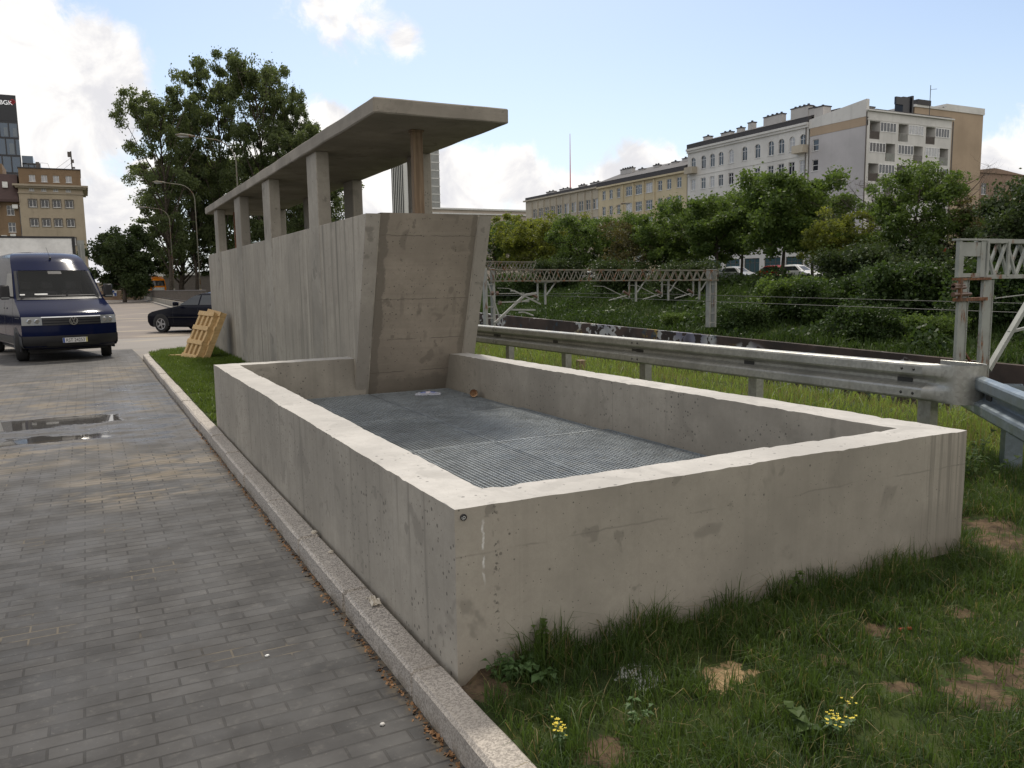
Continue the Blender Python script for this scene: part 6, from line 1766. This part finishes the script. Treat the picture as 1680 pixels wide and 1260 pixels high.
# ---------------------------------------------------------------- lane end: wall, fence, lamps, signs
bw = MB(); bw.box(-16,6.6,117,117.5,-.1,1.06); bw.box(-16,6.6,116.96,117.54,1.063,1.16)
tag(bw.build('brick_wall', M['brick']), 'low brown brick wall closing the far end of the lane', 'wall')
t = thing('disabled_sign', 'small blue and white sign on the low brick wall', 'sign', (3.18,116.9,.5))
m = MB(); m.box(2.86,3.5,116.88,116.95,.48,1.26); m.build('panel', M['white'], t)
m = MB(); m.box(2.92,3.22,116.86,116.879,.95,1.2); m.tube([(3.05,116.87,1.08),(3.05,116.87,.85),(3.3,116.87,.8)], .035, 5); m.box(3.2,3.46,116.86,116.879,.52,.9); m.build('symbol', M['sign_blue'], t)
fn = thing('ramp_fence', 'low concrete plinth with dark railing along the right edge of the lane', 'fence', (6.5,80,0))
m = MB(); m.prism([(5.72,48,-.1),(6.05,48,-.1),(6.05,48,.55),(5.72,48,.55)], [(6.62,116.9,-.1),(6.95,116.9,-.1),(6.95,116.9,.42),(6.62,116.9,.42)]); m.build('plinth', M['wall_in'], fn)
m = MB(); a, b2 = Vector((5.9,48,1.42)), Vector((6.8,116.9,1.12)); m.beam(a, b2, .05, .06); m.beam(a-Vector((0,0,.75)), b2-Vector((0,0,.6)), .04, .04)
for k in range(139):
    p = a.lerp(b2, k/138); m.box(p.x-.022,p.x+.022,p.y-.022,p.y+.022,.42,p.z)
m.build('railing', M['frame_dark'], fn)
m = MB(); m.prism([(5.38,58,-.05),(5.70,58,-.05),(5.70,58,.10),(5.38,58,.10)], [(6.3,116,-.05),(6.6,116,-.05),(6.6,116,.10),(6.3,116,.10)]); struct(m.build('pavement_edge', M['pale_path'], loc=(0,0,0)))
GL = 'curved arm street lamps along the lane'
def lamp(label, x, y, h, arm, cat='street lamp', rzl=0):
    t = thing('street_lamp', label, cat, (x,y,0), rzl, GL)
    m = MB(); pts = [(0,0,-.1),(0,0,h-1.3)]; rs = [.05,.036]
    for k in range(1, 8):
        a = PI/2*k/7; pts.append((-1.25*(1-math.cos(a)), 0, h-1.3+1.2*math.sin(a))); rs.append(.03)
    pts.append((-arm+.5, 0, h-.02)); rs.append(.03); m.tube(pts, rs, 8); m.tube([(0,0,-.1),(0,0,1.4)], .09, 8); m.build('pole', M['steel_far'], t, True, world=False)
    m = MB(); m.tube([(-arm+.55,0,h-.02),(-arm+.35,0,h),(-arm-.15,0,h+.03),(-arm-.45,0,h+.01)], [.04,.07,.085,.035], 8); hd_ = m.build('lamp_head', M['steel_far'], t, True, world=False)
    m = MB(); m.tube([(-arm+.25,0,h-.05),(-arm-.15,0,h-.08),(-arm-.35,0,h-.04)], [.04,.075,.03], 8); m.build('lamp_glass', M['lamp_glass'], hd_, True, world=False)
lamp('nearest curved street lamp, its arm reaching out above the far end of the canopy', 8.05, 49, 9.85, 2.65)
lamp('second curved street lamp, to the left of the nearest one', 8.3, 71, 9.8, 2.6)
lamp('third curved street lamp, thinner and lower in the picture than the second', 8.45, 95, 9.9, 2.6)
lamp('faint furthest curved street lamp by the round crowned tree', 8.6, 121, 9.6, 2.6)
GL = 'lamps on the street above the far bank'
p = at_x(1003,400,52); lamp('dark street lamp before the ochre building on the far side', 52, p.y, at_x(1003,334,52).z, 1.6, 'street lamp', R_(150))
p = at_x(1672,400,50); lamp('street lamp whose dark head shows beside the right edge tree', 50, p.y, at_x(1672,300,50).z, 1.9, 'street lamp', R_(40))
py_ = thing('concrete_pylon', 'pale square concrete pylon standing beyond the orange truck', 'pylon', (11.3,152,0))
m = MB(); m.rbox(11.0,11.75,150,150.8,0,7.8,.6,.05,.01); m.build('shaft', M['pl_white'], py_)
sd_ = thing('flat_building', 'long low dark shed with pale roof edge behind the pylon and lamps', 'building', (14,168,0))
m = MB(); m.box(9.5,24,165,175,0,3.6); m.build('wall', M['frame_dark'], sd_)
m = MB(); m.box(9.2,24.3,164.6,175.3,3.603,4.2); m.build('roof_edge', M['fin'], sd_)
m = MB(); m.box(-14,6.5,125,125.4,-.1,2.3); tag(m.build('grey_wall', M['pl_far']), 'pale grey wall behind the brick wall at the foot of the round tree', 'wall')
N_ = 5000; x = -6+rng.random(N_)*13; y = 118+rng.random(N_)*5; h = .5+.5*rng.random(N_)
o = blades('verge_grass', np.stack([x, y, np.full(N_, .3)], 1), h, .05+.04*rng.random(N_), M['grass_dry'], .5, .5); tag(o, 'dry tufted grass on the verge above the low brick wall', 'grass', kind='stuff')
N_ = 6000; x = 7.0+rng.random(N_)*4; y = 50+rng.random(N_)*70; h = .5+.6*rng.random(N_)
o = blades('verge_grass', np.stack([x, y, np.full(N_, .05)], 1), h, .05+.04*rng.random(N_), M['meadow'], .5, .5); tag(o, 'green verge behind the railing along the lane', 'grass', kind='stuff')

# standing figure at the far end of the lane
def person(loc, label):
    t = thing('person', label, 'person', loc)
    J = {'pelvis':(0,0,.95),'waist':(0,0,1.10),'chest':(0,-.01,1.30),'neck':(0,0,1.47),'head':(0,-.01,1.58),'crown':(0,0,1.72),
         'shl':(-.17,0,1.40),'ell':(-.24,.02,1.13),'hal':(-.23,-.06,.90),'fgl':(-.23,-.09,.80),'shr':(.17,0,1.40),'elr':(.24,.02,1.13),'har':(.23,-.06,.90),'fgr':(.23,-.09,.80),
         'hil':(-.09,0,.90),'knl':(-.10,-.02,.50),'anl':(-.10,.02,.09),'tol':(-.11,-.13,.04),'hir':(.09,0,.90),'knr':(.10,-.02,.50),'anr':(.10,.02,.09),'tor':(.11,-.13,.04)}
    E = [('pelvis','waist'),('waist','chest'),('chest','neck'),('neck','head'),('head','crown'),('chest','shl'),('shl','ell'),('ell','hal'),('hal','fgl'),('chest','shr'),('shr','elr'),('elr','har'),('har','fgr'),
         ('pelvis','hil'),('hil','knl'),('knl','anl'),('anl','tol'),('pelvis','hir'),('hir','knr'),('knr','anr'),('anr','tor')]
    Rr = {'pelvis':.14,'waist':.13,'chest':.15,'neck':.055,'head':.095,'crown':.07,'shl':.065,'shr':.065,'ell':.045,'elr':.045,'hal':.032,'har':.032,'fgl':.022,'fgr':.022,'hil':.095,'hir':.095,'knl':.065,'knr':.065,'anl':.045,'anr':.045,'tol':.035,'tor':.035}
    def skin(name, keys, edges, grow, mat, par):
        ks = list(keys); me = bpy.data.meshes.new(name); me.from_pydata([J[k] for k in ks], [(ks.index(a), ks.index(b)) for a, b in edges], [])
        o = bpy.data.objects.new(name, me); col.objects.link(o); o.parent = par; ROOTM[o.name] = ROOTM[par.name]
        s = o.modifiers.new('skin','SKIN'); 
        for i, k in enumerate(ks): o.data.skin_vertices[0].data[i].radius = (Rr[k]+grow, Rr[k]*.85+grow)
        o.data.skin_vertices[0].data[0].use_root = True
        ss = o.modifiers.new('sub','SUBSURF'); ss.levels = 1; ss.render_levels = 2
        o.data.materials.append(mat); return o
    skin('body', J.keys(), E, 0, M['skin'], t)
    skin('shirt', ['waist','chest','shl','shr','ell','elr'], [('waist','chest'),('chest','shl'),('chest','shr'),('shl','ell'),('shr','elr')], .018, M['shirt'], t)
    skin('trousers', ['pelvis','hil','hir','knl','knr','anl','anr'], [('pelvis','hil'),('pelvis','hir'),('hil','knl'),('hir','knr'),('knl','anl'),('knr','anr')], .014, M['trousers'], t)
    bm = bmesh.new(); bmesh.ops.create_uvsphere(bm, u_segments=14, v_segments=8, radius=.112)
    bmesh.ops.delete(bm, geom=[v for v in bm.verts if v.co.z < -.02 and v.co.y < .03], context='VERTS')
    for v in bm.verts: v.co += Vector((0,.012,1.645))
    me = bpy.data.meshes.new('hair'); bm.to_mesh(me); bm.free(); me.materials.append(M['hair']); mesh_obj('hair', me, t)
    return t
person((2.05,122,.85), 'person with fair hair in a pale top standing beyond the low brick wall')
m = MB(); m.box(-14,6.5,118.2,124.5,-.1,.85); struct(m.build('ground', M['ground']))

# hoarding and parasol on the street, right
hb = thing('billboard', 'white billboard with red squares behind the parasol on the far street', 'billboard', (51,0,1.1))
a = at_x(1522,418,51); c = at_x(1554,418,51); zt2 = at_x(1538,407,51).z; m = MB(); m.prism([(51,a.y,3.0),(51,c.y,3.0),(51,c.y,zt2),(51,a.y,zt2)], [(51.2,a.y,3.0),(51.2,c.y,3.0),(51.2,c.y,zt2),(51.2,a.y,zt2)])
m.build('panel', M['white'], hb); yw = a.y-c.y
m = MB(); m.box(50.95,50.995,c.y+.12*yw/3,c.y+.9*yw/3,zt2-1.0,zt2-.45); m.box(50.95,50.995,c.y+.1,c.y+.42*yw,zt2-.25,zt2-.02); m.build('red_square', M['sign_red'], hb)
m = MB(); m.box(50.95,50.995,c.y+1.3*yw/3,a.y-.1,zt2-.6,zt2-.45); m.box(50.95,50.995,c.y+1.3*yw/3,a.y-.2,zt2-.95,zt2-.82); m.build('grey_stripe', M['steel_paint'], hb)
m = MB(); m.box(51.02,51.12,a.y-.3,a.y-.2,1.1,3.0); m.box(51.02,51.12,c.y+.2,c.y+.3,1.1,3.0); m.build('post', M['steel_paint'], hb)
pc_ = at_x(1545,430,49); um = thing('parasol', 'large cream parasol in front of the billboard on the far street', 'parasol', (49,pc_.y,1.1))
m = MB(); n = 8; cz = at_x(1545,418,49).z; ez = at_x(1545,432,49).z
rim = [(49+2.0*math.cos(2*PI*k/n+.39), pc_.y+2.0*math.sin(2*PI*k/n+.39), ez) for k in range(n)]
m.add(rim+[(49,pc_.y,cz)]+[(x,y,z-.25) for x, y, z in rim], [(k,(k+1)%n,n) for k in range(n)]+[(k,n+1+k,n+1+(k+1)%n,(k+1)%n) for k in range(n)]); m.build('canopy', M['cream'], um)
m = MB(); m.tube([(49,pc_.y,1.1),(49,pc_.y,cz)], .04, 6); m.build('pole', M['steel_white'], um)
# ---------------------------------------------------------------- light, sky, camera
SUN_EL, SUN_AZ = R_(56), R_(22)
w = bpy.data.worlds.new('World'); scn.world = w; w.use_nodes = True
nt = w.node_tree; nt.nodes.clear()
out = nt.nodes.new('ShaderNodeOutputWorld')
sky = nd(nt, 'TexSky'); sky.sky_type = 'NISHITA'; sky.sun_disc = False; sky.sun_elevation = SUN_EL; sky.sun_rotation = SUN_AZ
sky.air_density = 1.0; sky.dust_density = 1.6; sky.ozone_density = 1.0; sky.altitude = 100
bg = nd(nt, 'Background', {'Color': sky.outputs[0], 'Strength': .104})
dirn = nd(nt, 'VectorMath', {0: nt.nodes.new('ShaderNodeTexCoord').outputs['Generated']}, operation='NORMALIZE').outputs[0]
CL = [(40,150,.105),(150,100,.07),(165,170,.072),(90,260,.10),(190,215,.055),(60,350,.13),(190,340,.07),(-80,200,.16),(-120,60,.12),(20,40,.06),
      (572,18,-.045),(604,38,-.030),(660,64,-.024),(555,46,-.024),(740,300,.07),(800,290,.050),(850,285,.050),(900,330,.05),(1042,252,.042),(1080,262,.035),(1000,290,.05),(950,310,.055),(1090,310,.06),
      (545,195,.03),(520,260,.07),(430,300,.06),(600,330,.09),(1640,275,.05),(1720,300,.09),(235,280,.03)]
m_ = None
for px, py, r in CL:
    d = ray(px, py)
    q = nd(nt, 'VectorMath', {0: dirn, 1: tuple(d)}, operation='SUBTRACT').outputs[0]
    q = nd(nt, 'VectorMath', {0: q, 1: (1,1,1.25)}, operation='MULTIPLY').outputs[0]
    l = nd(nt, 'VectorMath', {0: q}, operation='LENGTH').outputs['Value']
    v = mth(nt, 'MULTIPLY', mth(nt, 'SUBTRACT', 1.0, mth(nt, 'DIVIDE', l, abs(r))), 1.0 if r > 0 else .42)
    m_ = v if m_ is None else nd(nt, 'Math', {0: m_, 1: v, 2: .25}, operation='SMOOTH_MAX').outputs[0]
sx, sy, sz = sep(nt, dirn)[:3]
f1 = nz(nt, dirn, 8, 9, .60, .5); f2 = nz(nt, dirn, 26, 8, .68, .6)
nzz = mth(nt, 'ADD', mth(nt, 'MULTIPLY', mth(nt, 'SUBTRACT', f1, .5), 2.0), mth(nt, 'MULTIPLY', mth(nt, 'SUBTRACT', f2, .5), 1.1))
dens = mth(nt, 'ADD', m_, nzz)
# broken cloud added to the unseen sky behind the camera for its light
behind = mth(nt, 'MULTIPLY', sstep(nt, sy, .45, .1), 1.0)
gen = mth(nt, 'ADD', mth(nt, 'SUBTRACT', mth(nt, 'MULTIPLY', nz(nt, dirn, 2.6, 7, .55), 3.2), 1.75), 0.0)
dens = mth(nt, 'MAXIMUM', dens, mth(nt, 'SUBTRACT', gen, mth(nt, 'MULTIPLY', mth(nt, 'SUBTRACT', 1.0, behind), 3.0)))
mask = sstep(nt, dens, -.08, .45)
depthc = sstep(nt, dens, .15, 1.0)
shade = nz(nt, nd(nt, 'VectorMath', {0: dirn, 1: (0.02,0.0,.05)}, operation='ADD').outputs[0], 11, 7, .6, .4)
cc = mixc(nt, sstep(nt, shade, .38, .58), (.70,.695,.72), (.97,.945,.91))
cc = mixc(nt, sstep(nt, depthc, 0, 1, 0, .18), cc, (.66,.655,.685))
cb = nd(nt, 'Background', {'Color': cc, 'Strength': .84})
# pale veil near the horizon
veil = mth(nt, 'MAXIMUM', sstep(nt, sz, .30, .02, .0, .52), 0.0)
hz = nd(nt, 'Background', {'Color': (.66,.78,.93,1), 'Strength': .86})
mx0 = nd(nt, 'MixShader', {0: veil, 1: bg.outputs[0], 2: hz.outputs[0]})
mx = nd(nt, 'MixShader', {0: mask, 1: mx0.outputs[0], 2: cb.outputs[0]})
# bright cloud added overhead and behind the viewer, unseen, to fill shaded faces
fill_deck = mth(nt, 'MAXIMUM', sstep(nt, sy, .42, .05), sstep(nt, sz, .45, .75))
fill_deck = mth(nt, 'MULTIPLY', fill_deck, sstep(nt, nz(nt, dirn, 2.2, 7, .6), .26, .50, .25, 1.0))
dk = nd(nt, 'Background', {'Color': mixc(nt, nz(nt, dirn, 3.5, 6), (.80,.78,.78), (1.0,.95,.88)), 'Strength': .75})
mx2 = nd(nt, 'MixShader', {0: fill_deck, 1: mx.outputs[0], 2: dk.outputs[0]})
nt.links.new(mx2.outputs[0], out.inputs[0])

ld = bpy.data.lights.new('sun', 'SUN'); ld.energy = 2.1; ld.angle = R_(7); ld.color = (1.0,.93,.82)
lo = bpy.data.objects.new('sun', ld); col.objects.link(lo); lo.location = (20, 40, 60)
sd = Vector((math.sin(SUN_AZ)*math.cos(SUN_EL), math.cos(SUN_AZ)*math.cos(SUN_EL), math.sin(SUN_EL)))
lo.rotation_euler = sd.to_track_quat('Z', 'Y').to_euler()

cd = bpy.data.cameras.new('camera'); co = bpy.data.objects.new('camera', cd); col.objects.link(co)
cd.sensor_fit = 'HORIZONTAL'; cd.sensor_width = 36; cd.lens = FPX/1680*36; cd.clip_start = .05; cd.clip_end = 3000
mat3 = Matrix((AX, AY, AZ)).transposed()
co.matrix_world = Matrix.Translation(EYE) @ mat3.to_4x4()
scn.camera = co
vs = scn.view_settings; scn.display_settings.display_device = 'sRGB'
vs.view_transform = 'Standard'; vs.look = 'None'; vs.exposure = 0.48; vs.gamma = 1.0; vs.use_curve_mapping = False
scn.cycles.max_bounces = 6; scn.cycles.transparent_max_bounces = 8
